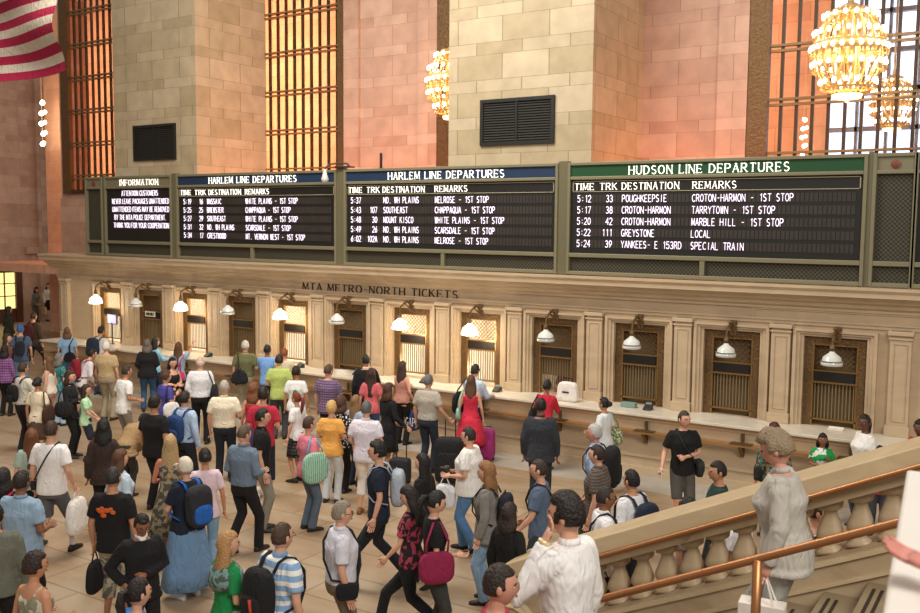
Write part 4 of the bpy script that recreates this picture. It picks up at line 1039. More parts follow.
# ---- carried things
def attach(name, label, cat, P, base, group=None):
    """a top-level thing placed in the frame of person P"""
    M_ = Matrix.Translation(Vector(P['loc'])) @ Matrix.Rotation(P['rz'], 4, 'Z'); b = M_ @ (Vector(base)*P['s'])
    t = thing(name, label, cat, b, P['rz'], group, P['s']); return t
def sub(mb, base):
    b = Vector(base); mb.v = [tuple(Vector(p)-b) for p in mb.v]; return mb
def backpack(P, col, label, col2=None, big=1.0, group='backpacks'):
    UP = P['UP']; w = P['w']; base = (0, -.2, .98)
    t = attach('backpack', label, 'backpack', P, base, group); m = fabric(col); m2 = fabric(col2 or col); yo = -.035*(w-1)*3
    sub(MB().blob(UP(V(0, -.225+yo, 1.20)), (.155*big, .095*big, .235*big), 3.2, 18, 14), base).build('body', m, t, True)
    sub(MB().blob(UP(V(0, -.315+yo, 1.11)), (.12*big, .035*big, .11*big), 3, 14, 10), base).build('front_pocket', m2, t, True)
    sub(MB().tube([UP(V(-.03, -.20+yo, 1.40)), UP(V(-.02, -.21+yo, 1.435)), UP(V(.02, -.21+yo, 1.435)), UP(V(.03, -.20+yo, 1.40))], .008, 6), base).build('loop_handle', m2, t, True)
    for sx in (-1, 1):
        pts = [UP(V(sx*a, b_, c)) for a, b_, c in ((.09, -.15, 1.38), (.10, -.10, 1.462), (.108, -.02, 1.492), (.112, .065, 1.46), (.12, .145*w, 1.33), (.135, .14*w, 1.18), (.175*w, .05, 1.08), (.16*w, -.12, 1.04))]
        sub(MB().tube(pts, .022, 8, flat=.35), base).build('shoulder_strap', m2, t, True)
    return t
def handbag(P, side, col, label, kind='tote', col2=None, size=1.0, cat='bag', name='handbag', group=None, pat=None):
    sd = 1 if side == 'R' else -1; A = P['AR'][1 if sd > 0 else 0]; UP = P['UP']; w = P['w']; m = fabric(col, pat); m2 = fabric(col2 or col)
    if kind in ('shoulder', 'tote', 'back'):
        c = V(sd*(.235*w), -.03, 1.02) if kind != 'back' else V(sd*.08, -.2*w, .98); base = (c.x, c.y, c.z-.15)
        t = attach(name, label, cat, P, base, group)
        hgt = .15*size if kind != 'tote' else .19*size
        def fn(q): return [q[0]*(1-.25*q[2]), q[1], q[2]]
        mb = MB().blob((c.x, c.y, c.z), (.055*size if kind != 'back' else .17*size, .17*size if kind != 'back' else .055*size, hgt), 3.0, 16, 12, fn=fn)
        sub(mb, base).build('bag_body', m, t, True)
        dy = .10*size
        pts = [V(c.x, c.y-dy, c.z+hgt*.8), V(c.x*.92, c.y-dy*.9, 1.28), UP(V(sd*.155, -.045, 1.468)), UP(V(sd*.15, .03, 1.468)), V(c.x*.92, c.y+dy*.9+.03, 1.28), V(c.x, c.y+dy, c.z+hgt*.8)]
        sub(MB().tube(pts, .013, 6), base).build('strap', m2, t, True)
    elif kind == 'cross':
        c = V(sd*.225*w, .02, .93); base = (c.x, c.y, c.z-.1)
        t = attach(name, label, cat, P, base, group)
        sub(MB().blob(c, (.045*size, .13*size, .10*size), 4, 16, 12), base).build('bag_body', m, t, True)
        sub(MB().blob(c+V(sd*.025*size, 0, .03*size), (.03*size, .132*size, .075*size), 4, 14, 10), base).build('flap', m2, t, True)
        pts = [UP(V(-sd*a, b_*w, z_)) for a, b_, z_ in ((-.19*w, .10, .98), (-.10, .155, 1.12), (.02, .165, 1.27), (.085, .11, 1.42), (.10, .02, 1.495), (.095, -.06, 1.475), (.03, -.135, 1.36), (-.06, -.145, 1.2), (-.16*w, -.10, 1.03))]
        sub(MB().tube(pts, .014, 6, closed=True, flat=.5), base).build('strap', m2, t, True)
    elif kind == 'hand':
        wv = A[3]; dv = (A[3]-A[2]).normalized(); g = wv+dv*.085; c = g-V(0, 0, .13+.17*size); base = (c.x, c.y, c.z-.17*size)
        t = attach(name, label, cat, P, base, group)
        def fn(q): return [q[0]*(1-.15*q[2]), q[1]*(1-.12*q[2]), q[2]]
        sub(MB().blob(c, (.06*size, .17*size, .19*size), 3.4, 16, 12, fn=fn), base).build('bag_body', m, t, True)
        sub(MB().tube([c+V(0, -.08*size, .17*size), g+V(0, -.012, 0), g+V(0, .012, .004), c+V(0, .08*size, .17*size)], .008, 6), base).build('handle', m2, t, True)
        P['bagc'] = c
    return t
def suitcase(loc, rz, col, label, hgt=.7, handle=1.0, w=.45, d=.28):
    t = thing('suitcase', label, 'suitcase', loc, rz, 'suitcases'); m = fabric(col)
    MB().blob((0, 0, hgt/2+.04), (w/2, d/2, hgt/2), 7, 24, 16).build('shell', m, t, True)
    MB().blob((0, -d/2+.01, hgt*.45), (w*.38, .035, hgt*.3), 6, 20, 12).build('front_pocket', m, t, True)
    hm = plain('#1b1a1a', .4, name='black_tube')
    MB().tube([(-.09, d/2-.05, hgt), (-.09, d/2-.05, handle), (.09, d/2-.05, handle), (.09, d/2-.05, hgt)], .011, 6).build('handle', hm, t)
    for sx in (-1, 1): MB().lathe((sx*(w/2-.06), d/2-.02, .04), [(0, -.015), (.04, -.015), (.04, .015), (0, .015)], 10, axis='Y').build('wheel', hm, t)
    return t
def spot(px, py, h, floor_z=0):
    p = at(px, py, Z=floor_z+h); return (float(p[0]), float(p[1]), floor_z)
def facing(phi, loc):
    # phi: 0 = walking away from the viewpoint, 90 = to the right, 180 = towards, -90 = to the left (as seen along the line of sight)
    a = atan2(-loc[0], loc[1]); return a - radians(phi)
SPOTS = []
def PP(px, py, h, phi, label, **k):
    loc = k.pop('loc', None)
    if loc is None:
        best = None
        for f in (1, 1.012, .988, 1.025, .975, 1.04, .96):
            q = spot(px, py, h*f); d_ = min([sqrt((q[0]-a)**2+(q[1]-b)**2) for a, b in SPOTS] or [9])
            sc_ = min(d_, .55) - abs(f-1)*1.5
            if best is None or sc_ > best[0]: best = (sc_, q, h*f)
        loc, h = best[1], best[2]
        if loc[1] > 15.12 and loc[0] > -24.3: loc = (loc[0]*15.12/loc[1], 15.12, 0)
    SPOTS.append((loc[0], loc[1]))
    dx = k.pop('dx', None)
    dist = Vector(loc).length
    k.setdefault('vox', .016 if dist < 14 else (.020 if dist < 22 else .028)); k.setdefault('detail', dist < 16)
    return person(label, h, loc=loc, rz=facing(phi, loc), **k)
S1, S2, S3, S4 = '#d8a58a', '#c48d6c', '#8f5f43', '#6a4230'
DK, BR, LB, BL, GR, WH, RD = '#17120f', '#3a2619', '#6b4a30', '#b08c5a', '#77726a', '#cfcac0', '#6e3018'
JN, JD, KH, BK = '#5f7f9e', '#2b3646', '#8f8268', '#141315'
# far left background
PP(35, 286, 1.55, 140, 'person with dark curly hair in grey, sitting figure beside the far lit door', skin=S2, hair=('curly', DK), top=('long', '#6c6a66'), bottom=('pants', '#4c4a48'), arms=('low', 'low'), sex='f', lean=12, loc=(-37.7, float(at(35, 320, X=-37.7)[1]), 0))
p = PP(48, 281, 1.68, 150, 'person in white top and black skirt standing by the far left wall', skin=S1, hair=('long', DK), top=('long', '#ddd8d0'), bottom=('skirt', BK), arms=('bent', 'down'), sex='f', loc=(-37.7, float(at(49, 318, X=-37.7)[1]), 0))
handbag(p, 'R', '#c9a884', 'pale tan bag held by the person at the far left wall', 'hand', size=1.1)
PP(8, 307, 1.72, 60, 'person in dark olive jacket cut off at the left edge, farthest back', skin=S1, hair=('bob', DK), top=('jacket', '#2c2b20', None, '#2c2b20'), bottom=('pants', BK), arms=('bent', 'down'), sex='f')
p = PP(64, 314, 1.78, 40, 'person walking with dark red backpack past the left end of the booth', skin=S1, hair=('short', BR), top=('long', '#4a3a2c'), bottom=('pants', '#34302e'), stride=.7, loc=(-25.2, 16.2, 0))
backpack(p, '#4a1c20', 'dark red backpack on the person walking past the booth end')
p = PP(20, 325, 1.80, 5, 'person in blue cap and slate blue shirt seen from behind', skin=S1, hair=('cap', '#3e6aa8'), top=('tee', '#55657e'), bottom=('pants', '#6f93b4'), arms=('down', 'down'))
backpack(p, '#1f2531', 'thin navy backpack on the person in the blue cap', big=.75)
PP(6, 334, 1.66, 90, 'person with reddish brown hair half hidden left of the blue cap', skin=S1, hair=('long', BR), top=('tee', '#7a4a40'), bottom=('pants', BK), sex='f')
PP(4, 346, 1.62, 30, 'person in pink and purple patterned top at the left edge', skin=S1, hair=('bob', DK), top=('long', '#b06aa0', ('plaid', '#7a5a9a')), bottom=('pants', BK), sex='f')
p = PP(67, 328, 1.68, 8, 'person in light blue shirt with grey-brown hair near the left booth end', skin=S1, hair=('bob', LB), top=('tee', '#8fb6d8'), bottom=('pants', JN), sex='f', w=1.15)
handbag(p, 'R', BK, 'black bag slung on the person in light blue near booth end', 'back', size=.9)
p = PP(98, 323, 1.78, 45, 'person with navy backpack leaning at the leftmost ticket window', skin=S2, hair=('short', DK), top=('long', '#d2d2cc'), bottom=('pants', '#2d3c50'), arms=('counter', 'counter'), lean=8, loc=(float(at(97, 360, Y=15.0)[0]), 15.05, 0))
backpack(p, '#222c40', 'navy backpack on the person at the leftmost ticket window', big=1.1)
PP(106, 342, 1.78, 30, 'person in white cap, tan shirt and khaki trousers by the left windows', skin=S1, hair=('cap', '#dddad0'), top=('tucked', '#c0a77c'), bottom=('pants', '#a3977e'), arms=('down', 'down'), w=1.25)
PP(49, 357, 1.6, -60, 'person with light brown hair in white top, left of the teal blouse', skin=S1, hair=('long', LB), top=('tank', '#e6dccf'), bottom=('pants', '#c49a8c'), sex='f')
PP(58, 354, 1.65, 50, 'person in teal patterned blouse and pale jeans', skin=S1, hair=('bob', GR), top=('tee', '#2d6b6e', ('camo', '#57969a', 2)), bottom=('pants', '#a9c4d8'), sex='f')
p = PP(80, 348, 1.68, 70, 'person in white shirt with crimson backpack bending forward', skin=S1, hair=('short', DK), top=('long', '#e3dde0'), bottom=('pants', '#4c5058'), lean=22, arms=('low', 'low'))
backpack(p, '#86182c', 'crimson backpack on the bending person in white shirt')
p = PP(22, 363, 1.76, 50, 'person in cream shirt with black trousers and braces near left edge', skin=S1, hair=('short', BR), top=('longtucked', '#d9d5c8'), bottom=('pants', '#1c1b1e'), arms=('down', 'low'))
backpack(p, BK, 'small black backpack on the person in cream shirt near left edge', big=.7)
p = PP(69, 371, 1.66, 110, 'person in black jacket with brown hair and hands folded', skin=S1, hair=('bob', BR), top=('jacket', '#17171a', None, '#17171a'), bottom=('pants', '#161518'), arms=('cross', 'cross'), sex='f')
handbag(p, 'R', '#1d1a1c', 'shiny black shoulder bag on the person in black jacket', 'shoulder', size=1.1)
p = PP(37, 378, 1.6, 30, 'person with black bun in cream blouse and brown skirt', skin=S2, hair=('bun', DK), top=('tee', '#e8dcc0'), bottom=('skirt', '#5a4438'), sex='f')
handbag(p, 'R', '#3e2718', 'brown leather bag on the person with black bun', 'shoulder', size=1.2)
PP(85, 385, 1.38, 95, 'girl with long dark hair in mint green shirt and navy shorts', skin=S1, hair=('long', '#352018'), top=('tee', '#bfe8bd'), bottom=('shorts', '#232c42'), sex='f', arms=('low', 'low'))
p = PP(50, 422, 1.84, 30, 'person in plain white T-shirt and grey shorts with crossbody strap', skin=S1, hair=('short', BR), top=('tee', '#f4f2f0'), bottom=('shorts', '#5c5c60'), stride=.55, shoe='#141414', socks='#e8e8e8', arms=('down', 'bag'), w=1.05)
handbag(p, 'R', '#ece9e4', 'white plastic carrier bag held by the person in white T-shirt', 'hand', size=1.25, name='carrier_bag')
handbag(p, 'L', '#26272c', 'small dark crossbody bag worn over the plain white T-shirt', 'cross', size=.6)
PP(31, 430, 1.68, 10, 'person with long auburn hair behind the white T-shirt', skin=S1, hair=('vlong', '#6d4022'), top=('tee', '#a9bfb4'), bottom=('skirt', '#17171b'), sex='f', arms=('down', 'down'))
PP(95, 432, 1.18, 120, 'child in white T-shirt and grey shorts with patterned bag', skin=S3, hair=('short', DK), top=('tee', '#e9e9ec'), bottom=('capri', '#70757e'), arms=('low', 'low'))
p = PP(124, 406, 1.5, 40, 'person bending deeply in a loose tan jacket', skin=S1, hair=('short', BR), top=('jacket', '#a88a62', None, '#a88a62'), bottom=('pants', '#3a3530'), lean=48, arms=('low', 'low'), w=1.2)
handbag(p, 'L', '#1c1a1c', 'black and pink bag beside the person in tan jacket', 'hand', col2='#c02a5c', size=.9)
PP(103, 421, 1.66, 10, 'person with full black hair in dark brown jacket seen from behind', skin=S3, hair=('curlylong', '#0f0c0b'), top=('jacket', '#3a2c26', None, '#3a2c26'), bottom=('pants', BK), sex='f')
PP(119, 451, 1.62, 60, 'person with chestnut bob in pale blue-white blouse', skin=S1, hair=('bob', '#5b3a22'), top=('long', '#c8dcea'), bottom=('pants', JN), sex='f', w=1.2)
p = PP(112, 468, 1.78, 25, 'person in black T-shirt with orange back print and camouflage shorts', skin=S2, hair=('buzz', '#2b2826'), top=('tee', '#131214'), bottom=('capri', '#b9b2a0', ('camo', '#6e6a5a', 1)), arms=('down', 'down'), w=1.05, shoe='#6b5a3c')
PR = p
# orange print on the back of the shirt
mb = MB(); random.seed(3)
for k in range(11):
    x, z = random.uniform(-.10, .10), 1.30+random.uniform(-.035, .045); r = random.uniform(.014, .03); mb.blob((x, -.150, z), (r*1.3, .006, r), nu=8, nv=6)
mb.build('orange_print', fabric('#d0622a'), p['t'], True)['label'] = 'orange printed lettering on the back'
handbag(p, 'L', '#17171a', 'black cloth bag at the side of the person with orange print', 'hand', size=.95)
p = PP(20, 472, 1.78, 40, 'person in light blue short-sleeved shirt near the left edge', skin=S3, hair=('short', '#221812'), top=('tee', '#93aec6', None, '#93aec6'), bottom=('pants', BK), w=1.25, arms=('down', 'bent'))
p = PP(2, 470, 1.66, 20, 'person in dark top with red backpack cut off at left edge', skin=S3, hair=('bob', DK), top=('tee', '#3a2024'), bottom=('pants', '#5a4440'), sex='f')
backpack(p, '#c4254c', 'bright red backpack cut off at the left edge')
PP(33, 554, 1.66, 50, 'person with dark brown hair and bare shoulders at the bottom left', skin=S2, hair=('full', '#2c1c16'), top=('strapdress', '#8a8a72', ('camo', '#c5c2ae', 1)), bottom=('pants', JD), sex='f', arms=('bent', 'bent'), head=(20, 0))
PP(-6, 505, 1.72, 10, 'person in grey-green top cut off at the lower left edge', skin=S2, hair=('short', DK), top=('long', '#6a6c60'), bottom=('pants', BK), w=1.2)
PP(154, 396, 1.8, 45, 'person with dark wavy hair all in black left of blue backpack', skin=S2, hair=('full', DK), top=('tee', '#121114'), bottom=('pants', '#17161a'), w=1.15)
p = PP(184, 392, 1.8, 40, 'person in pale blue dress shirt with a blue backpack', skin=S1, hair=('short', '#1f1814'), top=('longtucked', '#b4cdea', None, '#c4daf2'), bottom=('pants', '#20232e'), arms=('down', 'down'))
backpack(p, '#223f72', 'blue drawstring backpack on the person in pale blue dress shirt', big=.95)
p = PP(170, 436, 1.7, 5, 'person with very long blonde hair in sleeveless floral dress', skin='#c07a5c', hair=('vlong', '#b99a6c'), top=('strapdress', '#5d5544', ('camo', '#a49a84', 1.2)), bottom=('dressskirt', '#5d5544', ('camo', '#a49a84', 1.2)), sex='f', arms=('bent', 'bent'))
handbag(p, 'L', '#e0ddd2', 'white shopping bag beside the blonde person in floral dress', 'hand', size=1.1, name='carrier_bag')
p = PP(186, 458, 1.7, -35, 'person in white cap, navy T-shirt and long denim skirt', skin=S1, hair=('cap', '#e2d9c6'), top=('tee', '#1a2233'), bottom=('longskirt', '#6c90b6'), sex='f', w=1.2, arms=('low', 'low'), shoe='#e4e6ee')
backpack(p, '#2a2c31', 'blue and black backpack on the person in white cap', '#1f62b8', 1.1)
p = PP(205, 449, 1.66, -5, 'person with black ponytail in pale pink T-shirt and jeans', skin=S2, hair=('bun', DK), top=('tee', '#e8cfd8'), bottom=('pants', '#86a8c4'), sex='f')
p = PP(141, 513, 1.60, 165, 'person in black suit jacket and white shirt looking down', skin=S3, hair=('short', '#140f0e'), top=('jacket', '#121216', None, '#ece9e6'), bottom=('pants', '#141418'), arms=('cross', 'hip'), head=(0, 28))
p = PP(136, 580, 1.66, 65, 'person with dark hair in bright blue top at the bottom edge', skin=S1, hair=('pony', '#1c1412'), top=('tee', '#2f7fd0'), bottom=('pants', JD), sex='f')
p = PP(226, 533, 1.68, 60, 'person with long blonde hair, green top and white trousers', skin=S1, hair=('long', '#b58a58'), top=('tee', '#1c8a4a'), bottom=('pants', '#ece7dd'), sex='f', arms=('bent', 'bent'), head=(15, 0))
mb = MB().rings([[p['UP'](q) for q in ring((0, .0, z), rx, ry, 18, 2.2)] for z, rx, ry in ((1.24, .178, .150), (1.32, .192, .152), (1.40, .20, .125), (1.455, .13, .09))]); mb.build('shrug', fabric('#7fa39c', ('camo', '#55605a', 1.5)), p['t'], True)
p = PP(280, 524, 1.8, 50, 'person in blue and white striped polo with receding brown hair', skin=S1, hair=('buzz', '#4a3425'), top=('tee', '#8fb4da', ('hstripe', '#f0f0ee'), '#7da6d0'), bottom=('shorts', '#8d8468'), glasses=True, w=1.1, arms=('down', 'down'))
t_ = backpack(p, '#18181a', 'black backpack with red stripe on the striped polo', '#1d1d20', 1.0)
sub(MB().tube([p['UP'](V(.05, -.355, 1.05)), p['UP'](V(.03, -.355, 1.2))], .018, 6), (0, -.2, .98)).build('red_stripe', fabric('#c4402c'), t_, True)
PP(246, 592, 1.15, 30, 'small child with light brown hair at the bottom edge beside the green top', skin=S1, hair=('full', LB), top=('tee', '#b8a898'), bottom=('shorts', JD))
# window queue, left half
PP(147, 340, 1.7, 5, 'person with grey hair in black top and blue jeans from behind', skin=S1, hair=('bob', '#6b6258'), top=('long', '#18171a'), bottom=('pants', '#35587e'), sex='f', w=1.3, arms=('bent', 'bent'))
PP(158, 339, 1.62, 60, 'person in bright light blue top leaning at the second window', skin=S1, hair=('bob', DK), top=('long', '#9ad2ea'), bottom=('pants', '#30384c'), sex='f', arms=('counter', 'counter'), loc=(at(157, 360, Y=15.2)[0], 15.15, 0))
PP(122, 366, 1.74, 60, 'person with cropped hair in white T-shirt behind the tan shirt', skin=S2, hair=('buzz', '#332820'), top=('tee', '#f2f0ee'), bottom=('pants', '#8a8272'), arms=('bent', 'bent'), lean=6)
p = PP(165, 371, 1.68, 60, 'person in violet-blue T-shirt clasping hands up, mid crowd', skin=S1, hair=('full', '#4a2c1a'), top=('tee', '#4a48a0'), bottom=('pants', JD), sex='f', arms=('strap', 'strap'), w=1.1)
handbag(p, 'R', '#e6e4e4', 'white bag with black straps on the person in violet-blue T-shirt', 'shoulder', col2=BK, size=1.0)
p = PP(178, 343, 1.68, 15, 'person in denim shirt pointing up at the third ticket window', skin=S1, hair=('vlong', '#5b3c26'), top=('tee', '#8fb2cc'), bottom=('pants', BK), sex='f', arms=('bent', 'point'))
handbag(p, 'R', '#d3386c', 'bright pink bag on the back of the pointing person', 'back', size=.75)
PP(172, 358, 1.6, 150, 'person with black hair and folded bare arms facing the hall', skin=S1, hair=('bob', DK), top=('tank', '#1a181c'), bottom=('pants', BK), sex='f', arms=('cross', 'cross'))
p = PP(200, 357, 1.78, 8, 'person with white hair in white shirt and black trousers', skin=S1, hair=('bald', WH), top=('longtucked', '#eceef2'), bottom=('pants', '#151518'), w=1.15)
handbag(p, 'R', '#191b20', 'black shoulder bag on the white-haired person in white shirt', 'shoulder', size=1.3)
p = PP(224, 381, 1.76, 10, 'person with grey-white hair in cream short-sleeved shirt', skin=S1, hair=('short', '#b4ada2'), top=('tucked', '#f0e6cc', None, '#f0e6cc'), bottom=('pants', '#1f2430'), w=1.2, arms=('down', 'bent'))
p = PP(245, 341, 1.8, 12, 'person with white hair in olive green polo shirt', skin=S1, hair=('short', '#cbc6bc'), top=('tucked', '#6d6f4a', None, '#6d6f4a'), bottom=('pants', '#a89c80'), w=1.15, arms=('down', 'bent'))
handbag(p, 'L', '#1e2026', 'black messenger bag on the person in olive green polo', 'back', size=1.05)
PP(257, 343, 1.74, 25, 'person in sky blue shirt hidden behind the olive polo', skin=S3, hair=('short', DK), top=('tee', '#7fb0ee'), bottom=('pants', JD), arms=('counter', 'counter'), loc=(at(264, 360, Y=15.1)[0], 15.2, 0))
PP(279, 355, 1.76, 8, 'person in lime green polo shirt from behind', skin=S1, hair=('short', '#2c201a'), top=('tee', '#bccf74', None, '#bccf74'), bottom=('pants', '#4a4a50'), arms=('bent', 'bent'), w=1.1)
PP(284, 344, 1.72, 20, 'person with reddish hair and cream jacket at the fifth window', skin=S1, hair=('short', '#8a4c30'), top=('long', '#d8cdb0'), bottom=('pants', '#77705e'), arms=('counter', 'counter'), loc=(at(284, 360, Y=15.1)[0], 15.1, 0))
p = PP(296, 367, 1.66, 15, 'person with dark bun in white T-shirt with green emblem', skin=S2, hair=('full', '#24160f'), top=('tee', '#f0f2f0'), bottom=('pants', '#4a5568'), sex='f', w=1.1)
MB().blob((.02, -.150, 1.24), (.05, .008, .06), nu=12, nv=8).build('green_emblem', fabric('#1f8a52'), p['t'], True)
p = PP(297, 393, 1.56, -50, 'girl with red ponytail in white T-shirt and checked skirt', skin=S1, hair=('pony', '#7a3418'), top=('tee', '#f6f4f4'), bottom=('skirt', '#4a4a4c', ('plaid', '#1c1c1e')), sex='f', arms=('down', 'down'))
PP(263, 388, 1.82, 10, 'person in crimson T-shirt and navy shorts with white sneakers', skin=S1, hair=('full', '#20140f'), top=('tee', '#c02a44'), bottom=('capri', '#20283a'), arms=('down', 'bent'), shoe='#e6e4e0', socks='#f0eeea')
p = PP(253, 384, 1.64, 25, 'person with chestnut hair in red vest beside the crimson T-shirt', skin=S1, hair=('curlylong', '#7a4a2c'), top=('tank', '#b83038'), bottom=('longskirt', '#264a94'), sex='f')
PP(261, 409, 1.8, 90, 'person with dark hair in black polo and faded khaki trousers', skin=S1, hair=('short', '#1a1310'), top=('tee', '#121113', None, '#121113'), bottom=('pants', '#8f8a7c'), arms=('down', 'down'))
PP(243, 426, 1.76, 40, 'person in slate blue long-sleeved shirt and black trousers', skin=S1, hair=('short', '#5a4a3c'), top=('longtucked', '#6f8296', None, '#6f8296'), bottom=('pants', '#151416'), arms=('bent', 'bent'), head=(15, 15), w=1.1, stride=.35)
p = PP(308, 417, 1.68, 60, 'person with short brown hair in pink T-shirt and grey jeans', skin=S1, hair=('short', '#4c3426'), top=('tee', '#ef8aa0'), bottom=('pants', '#5d6c7e'), sex='f', w=1.05, arms=('bent', 'down'))
handbag(p, 'R', '#b8d8b8', 'striped green and yellow beach bag with turquoise base', 'tote', col2='#5aa0b8', size=1.25, pat=('vstripe', '#4aa39a', 2.2))
handbag(p, 'L', '#a8c4e0', 'light blue cloth bag on the person in pink T-shirt', 'hand', size=.7)
PP(331, 402, 1.64, 20, 'person with short blonde hair in yellow-orange T-shirt', skin=S1, hair=('full', '#d2ad6c'), top=('tee', '#f2b45a'), bottom=('pants', '#cfd8dc'), sex='f', w=1.15, arms=('bent', 'bent'))
PP(340, 398, 1.64, 30, 'person in black and white dotted top behind the orange T-shirt', skin=S1, hair=('curly', '#4e3020'), top=('tee', '#16161c', ('dots', '#eeeeee')), bottom=('pants', BK), sex='f')
PP(366, 402, 1.76, 20, 'person with grey hair in white shirt and cream trousers', skin=S1, hair=('short', '#5f605e'), top=('tee', '#e6e2ee', None, '#e6e2ee'), bottom=('capri', '#efe6da'), w=1.15, arms=('bent', 'bent'), shoe='#8a5c3c')
PP(355, 396, 1.62, 40, 'person with light brown hair in blue-grey top, behind white shirt', skin=S1, hair=('long', '#8b6a48'), top=('tee', '#a9b6c8'), bottom=('pants', JD), sex='f')
PP(328, 365, 1.78, 30, 'person in red and blue checked short-sleeved shirt', skin=S1, hair=('short', '#4e3828'), top=('tee', '#a86a70', ('plaid', '#5a6a9c', 1.3)), bottom=('pants', '#1d2334'), w=1.15, arms=('down', 'low'), head=(10, 10))
PP(366, 359, 1.78, 5, 'person with black hair in black suit at the dark window', skin=S2, hair=('short', '#0f0c0b'), top=('jacket', '#15161b', None, '#e0e0e2'), bottom=('pants', '#15161b'), arms=('down', 'counter'), loc=(at(366, 372, Y=15.0)[0], 15.0, 0))
PP(371, 369, 1.66, 8, 'person with long dark brown hair in coral top', skin=S1, hair=('vlong', '#38211a'), top=('tee', '#d96a70'), bottom=('pants', '#3c5c8c'), sex='f')
p = PP(388, 384, 1.68, 50, 'person with brown hair in black top and black skirt', skin=S1, hair=('bob', '#4a2c1c'), top=('long', '#121317'), bottom=('skirt', '#141519'), sex='f', arms=('low', 'out'), shoe=BK)
loc = Vector(p['loc'])
q = at(400, 484, Z=0); suitcase((q[0], q[1], 0), facing(20, q), '#26282d', 'small black wheeled case behind the person with black skirt', .42, 1.0, .36, .24)
p = PP(402, 359, 1.70, 35, 'person with brown hair in pink tank top and black trousers', skin=S1, hair=('long', '#3e261c'), top=('tank', '#c08a78'), bottom=('pants', '#141316'), sex='f', arms=('counter', 'bag'))
handbag(p, 'R', '#1c2f5e', 'navy and white shopping bag with large white capital letters', 'hand', col2='#f0f0f2', size=1.15, name='shopping_bag')
gb = bpy.data.objects['shopping_bag']; c = p['bagc']; gbase = V(c.x, c.y, c.z-.17*1.15)
g_ = text('GAP', -.11, .11, .10, .17, 0, plain('#f2f2f6', .6, name='bag_print'), 'bag_lettering', gb, serif=True, depth=.006, weight=.9)
g_.location = (-.0, -.19, 0.0); g_.rotation_euler = (0, 0, 0)
g2 = g_.copy(); COL.objects.link(g2); g2.parent = gb; g2.location = (.07, -.0, .0); g2.rotation_euler = (0, 0, pi/2)
q = spot(429, 375, 1.78)
p = PP(428, 375, 1.78, 30, 'person with grey hair in light grey-beige polo and dark jeans', skin=S1, hair=('short', '#6a6a68'), top=('tucked', '#b9b2a4', None, '#b9b2a4'), bottom=('pants', '#2a3442'), w=1.15, arms=('down', 'out'))
q = at(449, 484, Z=0); suitcase((q[0], q[1], 0), facing(10, q), '#1b1b1f', 'large black upright suitcase beside the person in grey-beige polo', .78, 1.12, .48, .32)
p = PP(472, 360, 1.80, 35, 'person in pale blue shirt at the bright ticket window', skin=S1, hair=('short', '#2a1e18'), top=('longtucked', '#c8dcf2', None, '#d4e4f6'), bottom=('pants', '#22242c'), arms=('counter', 'counter'), loc=(at(471, 372, Y=15.0)[0], 15.05, 0), lean=6)
handbag(p, 'L', '#15151a', 'black jacket slung on the left shoulder of the pale blue shirt', 'shoulder', size=1.45, cat='jacket', name='draped_jacket')
p = PP(471, 376, 1.68, 8, 'person with long brown hair in strappy red dress', skin=S1, hair=('long', '#5e402a'), top=('strapdress', '#cf2c46'), bottom=('dressskirt', '#cf2c46'), sex='f', arms=('down', 'down'))
handbag(p, 'L', '#9fd6c0', 'mint green handbag on the person in red dress', 'shoulder', size=.8)
q = at(485, 461, Z=0); suitcase((q[0], q[1], 0), facing(15, q), '#a8327c', 'magenta suitcase behind the person in red dress', .58, .66, .36, .24)
p = PP(470, 428, 1.74, -70, 'person in white shirt and blue jeans holding a camera', skin=S1, hair=('short', '#2e241e'), top=('tee', '#f4f2ee'), bottom=('pants', '#5b88b8'), w=1.3, arms=('bent', 'bent'), shoe=BK, stride=.25)
handbag(p, 'L', '#e8eaf0', 'white plastic bag hanging from the person with the camera', 'hand', size=.9, name='carrier_bag')
cm = attach('camera', 'black camera held in front of the white shirt', 'camera', p, (0, .34, 1.14))
MB().blob((0, 0, 0), (.07, .035, .045), 5, 16, 10).build('camera_body', M_plastic, cm, True); MB().lathe((0, .02, 0), [(0, 0), (.035, 0), (.035, -.06), (.03, -.07), (0, -.07)], 14, axis='Y').build('lens', M_black, cm, True)
PP(424, 455, 1.66, -60, 'person with long black hair in black, walking behind the scarf', skin=S1, hair=('vlong', '#0f0d0d'), top=('long', '#131216'), bottom=('pants', '#17161a'), sex='f', stride=.4)
PP(411, 487, 1.66, -70, 'person with dark hair and patterned scarf striding in black trousers', skin=S1, hair=('long', '#1a1311'), top=('tee', '#2a2024', ('camo', '#b8455c', 1.2)), bottom=('pants', '#181b22'), sex='f', stride=.85, head=(0, 20), arms=('fwd', 'back'))
p = PP(379, 442, 1.82, -85, 'young person in navy T-shirt walking left with a grey sack', skin=S1, hair=('full', '#150f0d'), top=('tee', '#1c2438'), bottom=('pants', '#1e2129'), stride=.6, arms=('down', 'down'), shoe='#3a2a1c', foot=-1)
backpack(p, '#a9b4c0', 'light grey drawstring sack on the young walker in navy', big=.95)
p = PP(340, 502, 1.74, 80, 'person with grey hair and glasses in pale short-sleeved shirt', skin=S1, hair=('short', '#8e8272'), top=('tucked', '#dadbe6', None, '#dadbe6'), bottom=('pants', '#776a58'), glasses=True, w=1.2, arms=('down', 'down'), belt=True)
handbag(p, 'R', '#16171c', 'small black camera bag strapped across the pale shirt', 'cross', size=.85)
p = PP(434, 492, 1.66, 75, 'person with black ponytail in black top looking at a phone', skin=S1, hair=('pony', '#140f0e'), top=('tee', '#121214'), bottom=('pants', '#3c3e3c'), sex='f', arms=('down', 'bent'), head=(0, 18))
handbag(p, 'R', '#8f1f48', 'dark magenta handbag on the person looking at a phone', 'shoulder', size=1.15)
